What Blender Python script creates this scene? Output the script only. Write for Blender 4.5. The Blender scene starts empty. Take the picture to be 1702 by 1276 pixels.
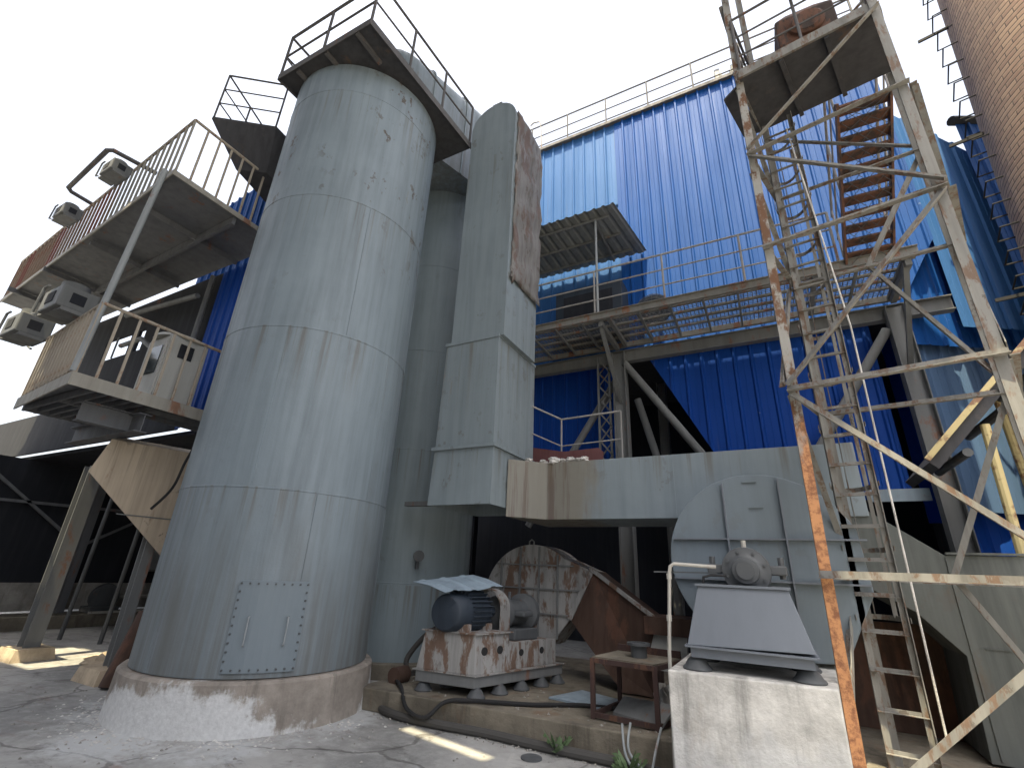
import bpy, math, random
from mathutils import Vector, Matrix
random.seed(7)
R = math.radians
sc = bpy.context.scene
col = sc.collection
# ------------------------------------------------------------------ camera, world, sun, exposure
SUN_EL, SUN_AZ = 70.0, 175.0          # azimuth clockwise from +Y
cam = bpy.data.objects.new('camera', bpy.data.cameras.new('camera')); col.objects.link(cam)
cam.data.sensor_fit = 'HORIZONTAL'; cam.data.sensor_width = 36.0
cam.data.lens = 36.0 * 782.0 / 1702.0
cam.data.clip_start = .05; cam.data.clip_end = 2000
rx = Vector((0.88437667, 0.46486638, 0.04215631)); dn = Vector((-0.13784029, 0.34637931, -0.9279124)); fw = Vector((-0.44595735, 0.81481325, 0.3704071))
m = Matrix((rx, -dn, -fw)).transposed().to_4x4(); m.translation = (0, 0, 1.6)
cam.matrix_world = m
sc.camera = cam
w = bpy.data.worlds.new('World'); sc.world = w; w.use_nodes = True
nt = w.node_tree; nt.nodes.clear()
sky = nt.nodes.new('ShaderNodeTexSky'); sky.sky_type = 'NISHITA'; sky.sun_disc = False
sky.sun_elevation = R(SUN_EL); sky.sun_rotation = R(SUN_AZ)
sky.air_density = 1.0; sky.dust_density = 6.0; sky.ozone_density = 1.0
hs = nt.nodes.new('ShaderNodeHueSaturation'); hs.inputs['Saturation'].default_value = .42
bg = nt.nodes.new('ShaderNodeBackground'); bg.inputs['Strength'].default_value = .15
wo = nt.nodes.new('ShaderNodeOutputWorld')
nt.links.new(sky.outputs[0], hs.inputs['Color']); nt.links.new(hs.outputs[0], bg.inputs[0]); nt.links.new(bg.outputs[0], wo.inputs[0])
sl = bpy.data.lights.new('sun', 'SUN'); sl.energy = 3.6; sl.angle = R(.3); sl.color = (1, .87, .58)
so = bpy.data.objects.new('sun', sl); col.objects.link(so)
sd = Vector((math.sin(R(SUN_AZ)) * math.cos(R(SUN_EL)), math.cos(R(SUN_AZ)) * math.cos(R(SUN_EL)), math.sin(R(SUN_EL))))
so.rotation_euler = sd.to_track_quat('Z', 'Y').to_euler(); so.location = (0, -20, 40)
sc.view_settings.view_transform = 'Standard'; sc.view_settings.look = 'None'
sc.view_settings.gamma = 1; sc.view_settings.use_curve_mapping = False
sc.view_settings.exposure = 1.7
sc.cycles.max_bounces = 6; sc.cycles.diffuse_bounces = 4
try: sc.cycles.use_denoising = True
except Exception: pass

# ------------------------------------------------------------------ materials
class NT:
    def __init__(s, name):
        s.m = bpy.data.materials.new(name); s.m.use_nodes = True
        s.t = s.m.node_tree; s.b = s.t.nodes['Principled BSDF']; s.tc = s.t.nodes.new('ShaderNodeTexCoord')
    def n(s, k): return s.t.nodes.new(k)
    def l(s, a, b): s.t.links.new(a, b)
    def coord(s, sc_=(1, 1, 1), kind='Object', loc=(0, 0, 0)):
        mp = s.n('ShaderNodeMapping'); mp.inputs['Scale'].default_value = sc_; mp.inputs['Location'].default_value = loc
        s.l(s.tc.outputs[kind], mp.inputs[0]); return mp.outputs[0]
    def noise(s, scale=1, sv=(1, 1, 1), det=5, rough=.6, dist=0, kind='Object', loc=(0, 0, 0)):
        n = s.n('ShaderNodeTexNoise'); n.inputs['Scale'].default_value = scale; n.inputs['Detail'].default_value = det
        n.inputs['Roughness'].default_value = rough; n.inputs['Distortion'].default_value = dist
        s.l(s.coord(sv, kind, loc), n.inputs['Vector']); return n.outputs[0]
    def ramp(s, x, a, b, va=0., vb=1.):
        r = s.n('ShaderNodeMapRange'); r.interpolation_type = 'SMOOTHSTEP'
        r.inputs[1].default_value = a; r.inputs[2].default_value = b; r.inputs[3].default_value = va; r.inputs[4].default_value = vb
        s.l(x, r.inputs[0]); return r.outputs[0]
    def math(s, op, a, b):
        n = s.n('ShaderNodeMath'); n.operation = op
        for i, v in enumerate((a, b)):
            if isinstance(v, (int, float)): n.inputs[i].default_value = v
            else: s.l(v, n.inputs[i])
        return n.outputs[0]
    def mix(s, fac, a, b):
        n = s.n('ShaderNodeMix'); n.data_type = 'RGBA'
        for i, v in ((0, fac), (6, a), (7, b)):
            if isinstance(v, (int, float)): n.inputs[i].default_value = v
            elif isinstance(v, tuple): n.inputs[i].default_value = (*v, 1)
            else: s.l(v, n.inputs[i])
        return n.outputs[2]
    def xyz(s, kind='Object'):
        n = s.n('ShaderNodeSeparateXYZ'); s.l(s.tc.outputs[kind], n.inputs[0]); return n.outputs
    def done(s, c, rough=.6, bump=None, bs=.2, bd=.02, metal=0):
        if isinstance(c, tuple): s.b.inputs['Base Color'].default_value = (*c, 1)
        else: s.l(c, s.b.inputs['Base Color'])
        if isinstance(rough, (int, float)): s.b.inputs['Roughness'].default_value = rough
        else: s.l(rough, s.b.inputs['Roughness'])
        s.b.inputs['Metallic'].default_value = metal
        if bump is not None:
            b = s.n('ShaderNodeBump'); b.inputs['Strength'].default_value = bs; b.inputs['Distance'].default_value = bd
            s.l(bump, b.inputs['Height']); s.l(b.outputs[0], s.b.inputs['Normal'])
        return s.m

RUST = (.13, .052, .024)
def paint(name, c, rust=.35, streak=.5, rscale=2.2, rough=.5, rustc=RUST, dark=.6, chips=0., dent=.25, top=False, runs=(), tan=None, grime=0):
    t = NT(name)
    st = t.noise(1, (7, 7, .45), 6, .65)
    lg = t.noise(.7, det=4)
    d = tuple(x * dark for x in c)
    b = t.mix(t.ramp(st, .35, .75, 0, streak), c, d)
    b = t.mix(t.ramp(lg, .4, .75, 0, .35), b, tuple(min(1, x * 1.25 + .01) for x in c))
    if rust > 0:
        rs = t.noise(rscale, (1.3, 1.3, .45), 8, .7, .3, loc=(3, 1, 7))
        lo = .72 - .32 * rust
        mask = t.ramp(rs, lo, lo + .09)
        rc = t.mix(t.noise(9, det=5), rustc, tuple(x * 2.1 for x in rustc))
        b = t.mix(t.math('MULTIPLY', mask, min(1, .55 + rust * .5)), b, rc)
    if chips > 0:
        ch = t.noise(5, (1, 1, .7), 7, .66, loc=(9, 2, 4)); ch2 = t.noise(.8, det=3, loc=(1, 8, 2))
        mk = t.math('MULTIPLY', t.ramp(ch, .585, .61), t.ramp(ch2, .42, .62))
        if top: mk = t.math('MULTIPLY', mk, t.ramp(t.xyz()[2], 3.5, 7.5, .15, 1))
        b = t.mix(t.math('MULTIPLY', mk, chips), b, (.10, .085, .075))
    for z0, ln_ in runs:
        z = t.xyz()[2]; rn = t.noise(1, (9, 9, .25), 5, .7, loc=(z0 * 3, 2, z0))
        f = t.math('MULTIPLY', t.ramp(z, z0 - ln_, z0, 0, 1), t.ramp(z, z0, z0 + .02, 1, 0))
        b = t.mix(t.math('MULTIPLY', t.math('MULTIPLY', f, t.ramp(rn, .50, .68)), .62), b, (.115, .095, .07))
    if grime:
        z = t.xyz()[2]; gn = t.noise(1, (2.2, 2.2, .5), 6, .7, loc=(2, 9, 4)); g2 = t.noise(1, (8, 8, .3), 5, .7, loc=(6, 1, 1))
        k = t.ramp(t.math('ADD', t.math('DIVIDE', z, grime), t.math('MULTIPLY', gn, -1.5)), -.75, .45, 1, 0)
        b = t.mix(t.math('MULTIPLY', k, t.ramp(g2, .3, .65, .25, .75)), b, (.115, .113, .102))
    if tan:
        x = t.xyz()[0]; tn_ = t.noise(1.6, (1.6, 1, .5), 6, .65, loc=(5, 5, 1)); rn = t.noise(1, (6, 6, .3), 5, .7, loc=(1, 6, 3))
        k = t.ramp(t.math('ADD', x, t.math('MULTIPLY', tn_, 1.0)), tan, tan + .35, 1, 0)
        b = t.mix(t.math('MULTIPLY', k, .75), b, t.mix(t.ramp(rn, .5, .62), (.20, .175, .13), (.12, .07, .04)))
    bp = t.math('ADD', t.noise(2.2, det=2), t.math('MULTIPLY', t.noise(40, det=4), .12))
    return t.done(b, t.ramp(st, .3, .8, rough, rough + .25), bp, dent, .03)

def concrete(name, c=(.34, .32, .29), stain=.6, white=0., zw=(0, .6), xl=None, lean=(.16, .10, .06)):
    t = NT(name)
    a = t.noise(2.4, det=8, rough=.68); st = t.noise(1, (4.5, 4.5, .5), 6, .7, loc=(2, 5, 1))
    b = t.mix(t.ramp(a, .3, .75), tuple(x * .62 for x in c), tuple(x * 1.2 for x in c))
    b = t.mix(t.ramp(st, .48, .72, 0, stain), b, tuple(x * .33 for x in c))
    rs = t.noise(1.3, (1.5, 1.5, .5), 6, .7, loc=(7, 7, 2))
    b = t.mix(t.ramp(rs, .55, .72, 0, stain), b, lean)
    if white > 0:
        z = t.xyz()[2]
        n = t.noise(5.5, det=10, rough=.72, loc=(4, 4, 4)); n2 = t.noise(1.1, det=4, loc=(0, 3, 0))
        h = t.ramp(z, zw[0], zw[1], .55, -.25)
        n3 = t.noise(1, (6, 6, 1.2), 6, .7, loc=(8, 1, 3)); k = t.math('ADD', t.math('ADD', t.math('ADD', t.math('MULTIPLY', n, .7), t.math('MULTIPLY', n3, .5)), t.math('MULTIPLY', n2, 1.1)), t.math('ADD', h, -.25)) if xl is None else t.math('ADD', t.math('ADD', t.math('ADD', t.math('MULTIPLY', n, .7), t.math('MULTIPLY', n3, .5)), t.math('MULTIPLY', n2, 1.1)), t.math('ADD', h, t.ramp(t.xyz()[0], xl[0], xl[1], -.22, -.7)))
        b = t.mix(t.math('MULTIPLY', t.ramp(k, 1.05, 1.22), white), b, t.mix(t.noise(22, det=5), (.42, .42, .42), (.78, .78, .77)))
    bp = t.math('ADD', t.noise(3, det=6), t.math('MULTIPLY', t.noise(28, det=6), .4))
    return t.done(b, .9, bp, .55, .03)

M = {}
M['silo'] = paint('silo_grey_paint', (.212, .258, .292), .26, .6, 1.5, .5, (.10, .07, .04), .6, 1.0, .4, True, ((1.9, .7), (3.99, 1.1), (6.2, 1.3), (8.42, 1.2)), None, 1.9)
M['silo2'] = paint('rear_silo_paint', (.215, .26, .278), .24, .5, 1.2, .5, (.10, .07, .04), .6, .3, .22, False, ((1.1, 1.0), (3.4, 1.2), (5.4, 1.3)))
M['hatch'] = paint('hatch_paint', (.165, .20, .225), .06, .25, 3, .5, RUST, .85, .1, .12)
M['duct'] = paint('duct_grey_paint', (.205, .245, .27), .26, .45, 1.1, .5, (.12, .06, .03), .66, .3, .3)
M['duct_tan'] = paint('duct_stained_paint', (.205, .245, .27), .26, .45, 1.1, .5, (.12, .06, .03), .66, .3, .3, False, ((.84, .6),), -.85)
M['duct_up'] = paint('upright_duct_paint', (.21, .25, .272), .28, .5, 1.1, .5, (.12, .07, .04), .6, .5, .35, False, ((2.56, 1.5), (.82, .7), (6.5, 2.6)))
M['fan'] = paint('fan_grey_paint', (.145, .178, .205), .12, .4, 1.6, .5, RUST, .7, .15, .18)
M['ped'] = paint('pedestal_paint', (.135, .152, .178), .06, .25, 2, .5, RUST, .8, .15, .12)
M['lag'] = paint('torn_lagging', (.20, .195, .19), .72, .8, 3.0, .85, (.085, .06, .052), .35, .8, .9)
M['tower'] = paint('lattice_flaking_paint', (.215, .21, .195), .66, .7, 8, .75, (.085, .052, .034), .4, .9, .2)
M['tower_rust'] = paint('lattice_rusty_steel', (.36, .21, .12), .95, .6, 4, .75, (.22, .085, .03), .7, .3, .2)
def legm():
    t = NT('leg_rusty_low'); z = t.xyz()[2]; n = t.noise(5, (1, 1, .6), 8, .75)
    k = t.ramp(t.math('ADD', t.math('MULTIPLY', z, -.22), n), -.28, -.05)
    a = t.mix(t.ramp(t.noise(6, (1, 1, .5), 7, .7), .46, .55), (.30, .29, .265), (.13, .062, .03))
    return t.done(t.mix(k, a, t.mix(t.ramp(t.noise(16, det=7, rough=.75), .42, .62), (.52, .25, .11), (.24, .10, .05))), .8, t.noise(30), .3, .01)
M['leg_rust'] = legm()
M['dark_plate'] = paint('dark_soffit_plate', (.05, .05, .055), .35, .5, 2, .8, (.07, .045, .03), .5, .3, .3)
M['stair'] = paint('stair_rusty_steel', (.055, .038, .032), .9, .5, 5, .8, (.085, .04, .025), .5)
M['rail'] = paint('railing_weathered', (.28, .27, .26), .5, .4, 6, .7)
M['rail_dark'] = paint('railing_dark', (.10, .095, .095), .4, .4, 6, .7)
M['cream'] = paint('railing_cream_paint', (.36, .315, .255), .62, .5, 6, .65, (.16, .085, .05))
M['brownrail'] = paint('railing_brown_rust', (.22, .15, .10), .7, .5, 5, .7)
M['cooler'] = paint('cooler_shaded_grey', (.13, .135, .135), .3, .5, 3, .6)  # darker than the cabinet grey: shade on the coolers put into the colour
M['redrust'] = paint('railing_red_primer', (.20, .075, .05), .55, .5, 5, .7)
M['plat'] = paint('platform_steel', (.13, .135, .145), .42, .5, 2, .7)
M['fascia'] = paint('platform_fascia', (.30, .285, .25), .5, .6, 2, .7)
M['walk'] = paint('walkway_rusty_grey', (.19, .185, .17), .6, .6, 5, .75)
M['steel'] = paint('structural_steel', (.16, .165, .165), .42, .5, 3, .65)
M['pole'] = paint('pole_grey', (.28, .30, .31), .3, .4, 4, .55)
M['table'] = paint('table_rust', (.055, .03, .026), .6, .6, 4, .8, (.08, .04, .025), .6)
M['brown'] = paint('brown_rust_sheet', (.072, .040, .028), .6, .6, 2, .75, (.075, .035, .022), .55, .2, .3)
M['white_rust'] = paint('white_rusty_paint', (.31, .305, .295), .72, .8, 4.5, .7, (.085, .048, .03), .45, .7, .3)
M['duct_dirty'] = paint('sooty_duct_paint', (.105, .115, .11), .3, .7, 1.3, .65, (.07, .055, .04), .5, .3, .3)
M['iron'] = paint('grey_cast_iron', (.075, .08, .085), .3, .4, 6, .5)
M['motor'] = paint('motor_blue_paint', (.020, .030, .045), .12, .5, 4, .55)
M['tin'] = paint('tin_sheet', (.27, .34, .40), .34, .5, 3, .35)
M['rubber'] = NT('black_rubber').done((.018, .018, .019), .9)
M['hose'] = NT('dusty_hose').done((.06, .057, .053), .85)
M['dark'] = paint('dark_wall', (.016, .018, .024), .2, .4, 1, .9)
M['maroon'] = paint('maroon_plate', (.13, .05, .05), .3, .5, 2, .7)
M['awn'] = paint('awning_sheet', (.16, .17, .17), .35, .5, 2, .6)
M['cab'] = paint('cabinet_paint', (.40, .40, .38), .25, .4, 3, .5)
M['glass'] = NT('dark_glass').done((.02, .03, .035), .1)
M['galv'] = paint('galvanised_pipe', (.40, .38, .34), .35, .4, 8, .45)
M['conc'] = concrete('weathered_concrete')
M['plinth'] = concrete('plinth_concrete', (.33, .29, .25), .8, .95, (-.05, .78), (-5.0, -4.35))
M['block'] = concrete('block_concrete', (.62, .60, .56), .8, .4, (.2, .95), None, (.34, .29, .24))
M['slab'] = concrete('slab_concrete', (.20, .175, .135), .85, 0)
M['corbel'] = concrete('beige_concrete', (.52, .42, .30), .45, 0, lean=(.22, .12, .07))
M['hopper'] = paint('hopper_beige_paint', (.50, .405, .30), .35, .6, 2.4, .7, (.15, .08, .045), .55, .9, .25, False, ((3.2, 1.4), (2.1, .8)))
M['foam'] = concrete('white_lagging', (.6, .58, .55), .5)

def blue(name, c, fade, seed):
    t = NT(name)
    st = t.noise(1, (5, 5, .25), 5, .6, loc=(seed, 0, 0)); lg = t.noise(.35, det=5, loc=(0, seed, 0))
    b = t.mix(t.ramp(st, .35, .75, 0, .45), c, tuple(x * .72 for x in c))
    b = t.mix(t.ramp(lg, .42, .7, 0, .4), b, fade)
    p = t.noise(1.1, (1, 1, 1.6), 6, .65, loc=(seed, seed, 5))
    b = t.mix(t.ramp(p, .70, .74, 0, .6), b, (.35, .45, .55))
    xx = t.xyz()[0]; wn = t.n('ShaderNodeTexWhiteNoise'); wn.noise_dimensions = '1D'; t.l(t.math('FLOOR', t.math('DIVIDE', xx, .83), 0), wn.inputs['W'])
    b = t.mix(t.math('MULTIPLY', wn.outputs[0], .3), b, tuple(x * .62 for x in c))
    dr = t.noise(1, (9, 9, .2), 5, .7, loc=(seed, 4, 4)); b = t.mix(t.ramp(dr, .60, .72, 0, .35), b, (.10, .11, .13))
    t.b.inputs['Specular IOR Level'].default_value = .18
    return t.done(b, t.ramp(st, .3, .7, .55, .7), t.noise(1.4, det=2), .12, .04)
M['blue'] = blue('deep_blue_sheet', (.007, .072, .285), (.010, .088, .33), 1.)
M['blue_pale'] = blue('faded_blue_sheet', (.036, .13, .345), (.06, .165, .38), 4.)
M['blue_low'] = blue('lower_blue_sheet', (.007, .062, .33), (.007, .052, .32), 8.)
M['blue_grey'] = blue('grey_blue_sheet', (.085, .15, .27), (.12, .20, .32), 3.)

def brick_mat():
    t = NT('chimney_brick')
    b = t.n('ShaderNodeTexBrick'); b.inputs['Scale'].default_value = 1
    b.inputs['Brick Width'].default_value = .30; b.inputs['Row Height'].default_value = .085
    b.inputs['Mortar Size'].default_value = .007; b.inputs['Mortar Smooth'].default_value = .3; b.inputs['Bias'].default_value = -.1
    b.inputs['Color1'].default_value = (.36, .245, .175, 1); b.inputs['Color2'].default_value = (.26, .165, .125, 1); b.inputs['Mortar'].default_value = (.055, .045, .04, 1)
    mp = t.coord((1, 1, 1), 'UV'); t.l(mp, b.inputs['Vector'])
    n = t.noise(1.2, det=7, rough=.7); n2 = t.noise(9, det=5)
    vv = t.xyz('UV')[1]; fr_ = t.math('FRACT', t.math('DIVIDE', vv, .085), 0); ln = t.ramp(t.math('ABSOLUTE', t.math('SUBTRACT', fr_, .5), 0), .36, .44)
    c = t.mix(t.ramp(n, .42, .72, 0, .45), t.mix(t.math('MULTIPLY', ln, .85), b.outputs[0], (.05, .04, .036)), (.20, .15, .125))
    c = t.mix(t.ramp(n2, .5, .75, 0, .45), c, (.42, .29, .2))
    bp = t.math('ADD', t.math('MULTIPLY', ln, -1), t.math('MULTIPLY', n2, .5))
    return t.done(c, .9, bp, .8, .012)
M['brick'] = brick_mat()

def ground_mat():
    t = NT('yard_concrete')
    a = t.noise(.55, det=8, rough=.66); f = t.noise(7, det=9, rough=.75); s = t.noise(1.6, (1, 1.6, 1), 7, .7, .6, loc=(5, 2, 0))
    b = t.mix(t.ramp(a, .35, .68), (.19, .189, .182), (.40, .39, .37))
    b = t.mix(t.ramp(f, .42, .72, 0, .55), b, (.46, .455, .44))
    b = t.mix(t.ramp(s, .52, .70, 0, .7), b, (.085, .08, .075))
    rs = t.noise(.9, (1, 2.2, 1), 6, .7, .4, loc=(1, 9, 0))
    b = t.mix(t.ramp(rs, .58, .72, 0, .6), b, (.17, .085, .06))
    v = t.n('ShaderNodeTexVoronoi'); v.feature = 'DISTANCE_TO_EDGE'; v.inputs['Scale'].default_value = .42
    wv = t.n('ShaderNodeVectorMath'); wv.operation = 'ADD'
    nn = t.n('ShaderNodeTexNoise'); nn.inputs['Scale'].default_value = 2.5; nn.inputs['Detail'].default_value = 4; t.l(t.tc.outputs['Object'], nn.inputs['Vector'])
    ns = t.n('ShaderNodeVectorMath'); ns.operation = 'SCALE'; ns.inputs['Scale'].default_value = .3; t.l(nn.outputs['Color'], ns.inputs[0])
    t.l(t.tc.outputs['Object'], wv.inputs[0]); t.l(ns.outputs[0], wv.inputs[1]); t.l(wv.outputs[0], v.inputs['Vector'])
    ck = t.ramp(v.outputs[0], .003, .009, 1, 0)
    b = t.mix(t.math('MULTIPLY', ck, .5), b, (.05, .045, .04))
    # lime that has washed off the silo plinth
    vm = t.n('ShaderNodeVectorMath'); vm.operation = 'DISTANCE'; t.l(t.tc.outputs['Object'], vm.inputs[0]); vm.inputs[1].default_value = (-5.75, 4.15, 0)
    ring = t.ramp(vm.outputs['Value'], 1.4, 2.3, .42, 0)
    lm = t.noise(9, det=10, rough=.75, loc=(3, 3, 3)); l2 = t.noise(1.5, det=3)
    k = t.math('ADD', t.math('MULTIPLY', t.math('ADD', lm, l2), .5), ring)
    b = t.mix(t.ramp(k, .80, .98, 0, .8), b, (.52, .53, .53))
    bp = t.math('ADD', t.math('MULTIPLY', f, .5), t.math('ADD', a, t.math('MULTIPLY', ck, -.6)))
    return t.done(b, t.ramp(a, .3, .7, .65, .95), bp, .45, .04)
M['ground'] = ground_mat()
def leafm():
    t = NT('weed_leaf'); return t.done(t.mix(t.noise(6), (.06, .11, .045), (.13, .19, .09)), .6)
M['leaf'] = leafm()

# ------------------------------------------------------------------ mesh helpers
def V(*a): return Vector(a)
class MB:
    def __init__(s): s.v = []; s.f = []; s.uv = None; s.M = None
    def add(s, vs, fs):
        o = len(s.v)
        for p in vs:
            p = Vector(p); s.v.append(tuple(s.M @ p) if s.M else tuple(p))
        s.f += [tuple(i + o for i in f) for f in fs]; return s
    def box(s, x0, y0, z0, x1, y1, z1):
        return s.add([(x0, y0, z0), (x1, y0, z0), (x1, y1, z0), (x0, y1, z0), (x0, y0, z1), (x1, y0, z1), (x1, y1, z1), (x0, y1, z1)],
                     [(3, 2, 1, 0), (4, 5, 6, 7), (0, 1, 5, 4), (1, 2, 6, 5), (2, 3, 7, 6), (3, 0, 4, 7)])
    def prism(s, pts, d):                      # planar loop pts, extruded by vector d
        n = len(pts); d = Vector(d); a = [Vector(p) for p in pts]; b = [p + d for p in a]
        return s.add(a + b, [tuple(range(n - 1, -1, -1)), tuple(range(n, 2 * n))] + [(i, (i + 1) % n, (i + 1) % n + n, i + n) for i in range(n)])
    def loft(s, loops, caps=True):
        n = len(loops[0]); vs = [p for l in loops for p in l]; fs = []
        for k in range(len(loops) - 1):
            for i in range(n): fs.append((k * n + i, k * n + (i + 1) % n, (k + 1) * n + (i + 1) % n, (k + 1) * n + i))
        if caps: fs += [tuple(range(n - 1, -1, -1)), tuple(range((len(loops) - 1) * n, len(loops) * n))]
        return s.add(vs, fs)
    def sect(s, p, q, prof, ref=(0, 0, 1)):
        p = Vector(p); q = Vector(q); d = (q - p).normalized(); r = Vector(ref)
        if abs(d.dot(r)) > .95: r = Vector((0, 1, 0)) if abs(d.y) < .9 else Vector((1, 0, 0))
        u = (r - d * r.dot(d)).normalized(); v = d.cross(u)
        return s.loft([[c + u * a + v * b for a, b in prof] for c in (p, q)])
    def bar(s, p, q, a, b=None, ref=(0, 0, 1)):
        b = b or a; a /= 2; b /= 2
        return s.sect(p, q, [(-a, -b), (a, -b), (a, b), (-a, b)], ref)
    def ang(s, p, q, a=.06, t=.008, ref=(0, 0, 1), fl=1):
        pr = [(0, 0), (a, 0), (a, t * fl), (t, t * fl), (t, a * fl), (0, a * fl)]
        return s.sect(p, q, pr, ref)
    def ibeam(s, p, q, h=.2, b=.12, t=.012, ref=(0, 0, 1)):
        h /= 2; b /= 2; g = t / 2
        return s.sect(p, q, [(-h, -b), (-h + t, -b), (-h + t, -g), (h - t, -g), (h - t, -b), (h, -b), (h, b), (h - t, b), (h - t, g), (-h + t, g), (-h + t, b), (-h, b)], ref)
    def tube(s, pts, r, n=8):
        pts = [Vector(p) for p in pts]; loops = []; u = None
        for i, p in enumerate(pts):
            d = (pts[min(i + 1, len(pts) - 1)] - pts[max(i - 1, 0)]).normalized()
            if u is None: u = d.orthogonal().normalized()
            u = (u - d * u.dot(d)).normalized(); v = d.cross(u)
            loops.append([p + (u * math.cos(2 * math.pi * k / n) + v * math.sin(2 * math.pi * k / n)) * r for k in range(n)])
        return s.loft(loops)
    def lathe(s, c, prof, n=48, axis='z'):
        c = Vector(c); loops = []
        for r, h in prof:
            lp = []
            for k in range(n):
                a = 2 * math.pi * k / n; x, y = r * math.cos(a), r * math.sin(a)
                lp.append(c + {'z': V(x, y, h), 'y': V(x, h, y), 'x': V(h, x, y)}[axis])
            loops.append(lp)
        return s.loft(loops)
    def build(s, name, mat, parent=None, bevel=0, smooth=False):
        me = bpy.data.meshes.new(name); off = Vector((0, 0, 0))
        r = parent
        while r is not None and r.parent is not None: r = r.parent
        if r is not None: off = Vector(r.location)
        me.from_pydata([tuple(Vector(p) - off) for p in s.v], [], s.f)
        import bmesh
        bm = bmesh.new(); bm.from_mesh(me); bmesh.ops.recalc_face_normals(bm, faces=bm.faces); bm.to_mesh(me); bm.free()
        if s.uv:
            ul = me.uv_layers.new(name='UVMap')
            for lp in me.loops: ul.data[lp.index].uv = s.uv[lp.vertex_index]
        o = bpy.data.objects.new(name, me); me.materials.append(M[mat] if isinstance(mat, str) else mat)
        if parent is not None: o.parent = parent
        col.objects.link(o)
        if smooth:
            for p in me.polygons: p.use_smooth = True
            md = o.modifiers.new('split', 'EDGE_SPLIT'); md.split_angle = R(35)
        if bevel:
            b = o.modifiers.new('bevel', 'BEVEL'); b.width = bevel; b.segments = 2; b.limit_method = 'ANGLE'
        return o
def tag(o, label, cat, group=None, kind=None):
    if label: o['label'] = label
    if cat: o['category'] = cat
    if group: o['group'] = group
    if kind: o['kind'] = kind
    return o
def thing(name, label, cat, loc=(0, 0, 0), group=None):
    o = bpy.data.objects.new(name, None); o.empty_display_size = .2; col.objects.link(o); o.location = loc
    return tag(o, label, cat, group)
def dup(root, delta, label=None):
    r = root.copy(); col.objects.link(r); r.location = Vector(root.location) + Vector(delta)
    if label: r['label'] = label
    for ch in list(root.children):
        c = ch.copy(); col.objects.link(c); c.parent = r
        for g in list(ch.children):
            d = g.copy(); col.objects.link(d); d.parent = c
    return r
def lerp(a, b, t): return Vector(a) * (1 - t) + Vector(b) * t
def railing(parent, pts, h=1.05, rails=(1., .5), spacing=1.2, r=.02, mat='rail', pr=None, flat=False):
    mb = MB(); pr = pr or r
    for k in rails:
        for a, b in zip(pts[:-1], pts[1:]):
            a2 = V(*a) + V(0, 0, h * k); b2 = V(*b) + V(0, 0, h * k)
            rr = r if k == 1 else r * .75
            mb.tube([a2, b2], rr, 6)
    o = mb.build('railing', mat, parent)
    for i, (a, b) in enumerate(zip(pts[:-1], pts[1:])):
        n = max(1, round((V(*b) - V(*a)).length / spacing))
        for k in range(n + 1):
            if k == 0 and i > 0: continue
            p = lerp(a, b, k / n)
            MB().tube([p, p + V(0, 0, h)], pr, 6).build('post', mat, o)
    return o
def corr(x0, y0, x1, y1, zb, zt, pitch=.25, dep=.035, side=1, n=None, rib=.28):
    """corrugated sheet between two plan points; zb / zt are functions of the length ratio or numbers"""
    fb = zb if callable(zb) else (lambda t: zb); ft = zt if callable(zt) else (lambda t: zt)
    L = math.hypot(x1 - x0, y1 - y0); ux, uy = (x1 - x0) / L, (y1 - y0) / L; nx, ny = uy * side, -ux * side
    s = []; k = 0; x = 0
    while x < L - .001:
        for dx, o in ((0, 0), (pitch * (1 - rib) * .48, 0), (pitch * (1 - rib) * .5, .12), (pitch * (1 - rib) * .52, 0), (pitch * (1 - rib), 0), (pitch * (1 - rib * .7), 1), (pitch * (1 - rib * .3), 1)):
            if x + dx < L: s.append((x + dx, o * dep))
        x += pitch
    s.append((L, 0))
    vs = []; fs = []
    for d, o in s:
        t = d / L
        for z in (fb(t), ft(t)): vs.append((x0 + ux * d + nx * o, y0 + uy * d + ny * o, z))
    for i in range(len(s) - 1): fs.append((2 * i, 2 * i + 2, 2 * i + 3, 2 * i + 1))
    return MB().add(vs, fs)

# ------------------------------------------------------------------ ground
g = MB(); N = 60
g.add([(-80, -60, 0), (80, -60, 0), (80, 120, 0), (-80, 120, 0)], [(0, 1, 2, 3)])
tag(g.build('ground', 'ground'), 'stained concrete yard floor', 'ground', kind='structure')

# ------------------------------------------------------------------ front silo
CX, CY, CR, ZT = -5.93, 4.51, 1.31, 9.52
pl = MB().lathe((CX, CY, 0), [(1.43, -.02), (1.42, .05), (1.40, .44), (1.37, .47), (1.2, .47)], 72)
tag(pl.build('concrete_plinth', 'plinth', smooth=True), 'round stained concrete plinth with white lime crust under the big front silo', 'plinth')
si = thing('silo', 'big grey steel silo in front with a bolted hatch near its foot', 'silo', (CX, CY, .48))
prof = [(CR, .48)]
for z in (2.38, 4.47, 6.68, 8.9):
    prof += [(CR, z - .012), (CR + .006, z - .008), (CR + .006, z + .008), (CR, z + .012)]
prof += [(CR, ZT), (CR - .05, ZT + .01)]
MB().lathe((CX, CY, 0), prof, 96).build('shell', 'silo', si, smooth=True)
vs_ = MB()
for k, (za, zb_) in enumerate(((.5, 2.38), (2.38, 4.47), (4.47, 6.68), (6.68, 8.9))):
    for a0_ in (-88, -25, 40):
        a = R(a0_ + 31 * k); vs_.tube([(CX + (CR + .001) * math.cos(a), CY + (CR + .001) * math.sin(a), z) for z in (za + .02, zb_ - .02)], .006, 5)
vs_.build('weld_seams', 'silo', si)
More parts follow.
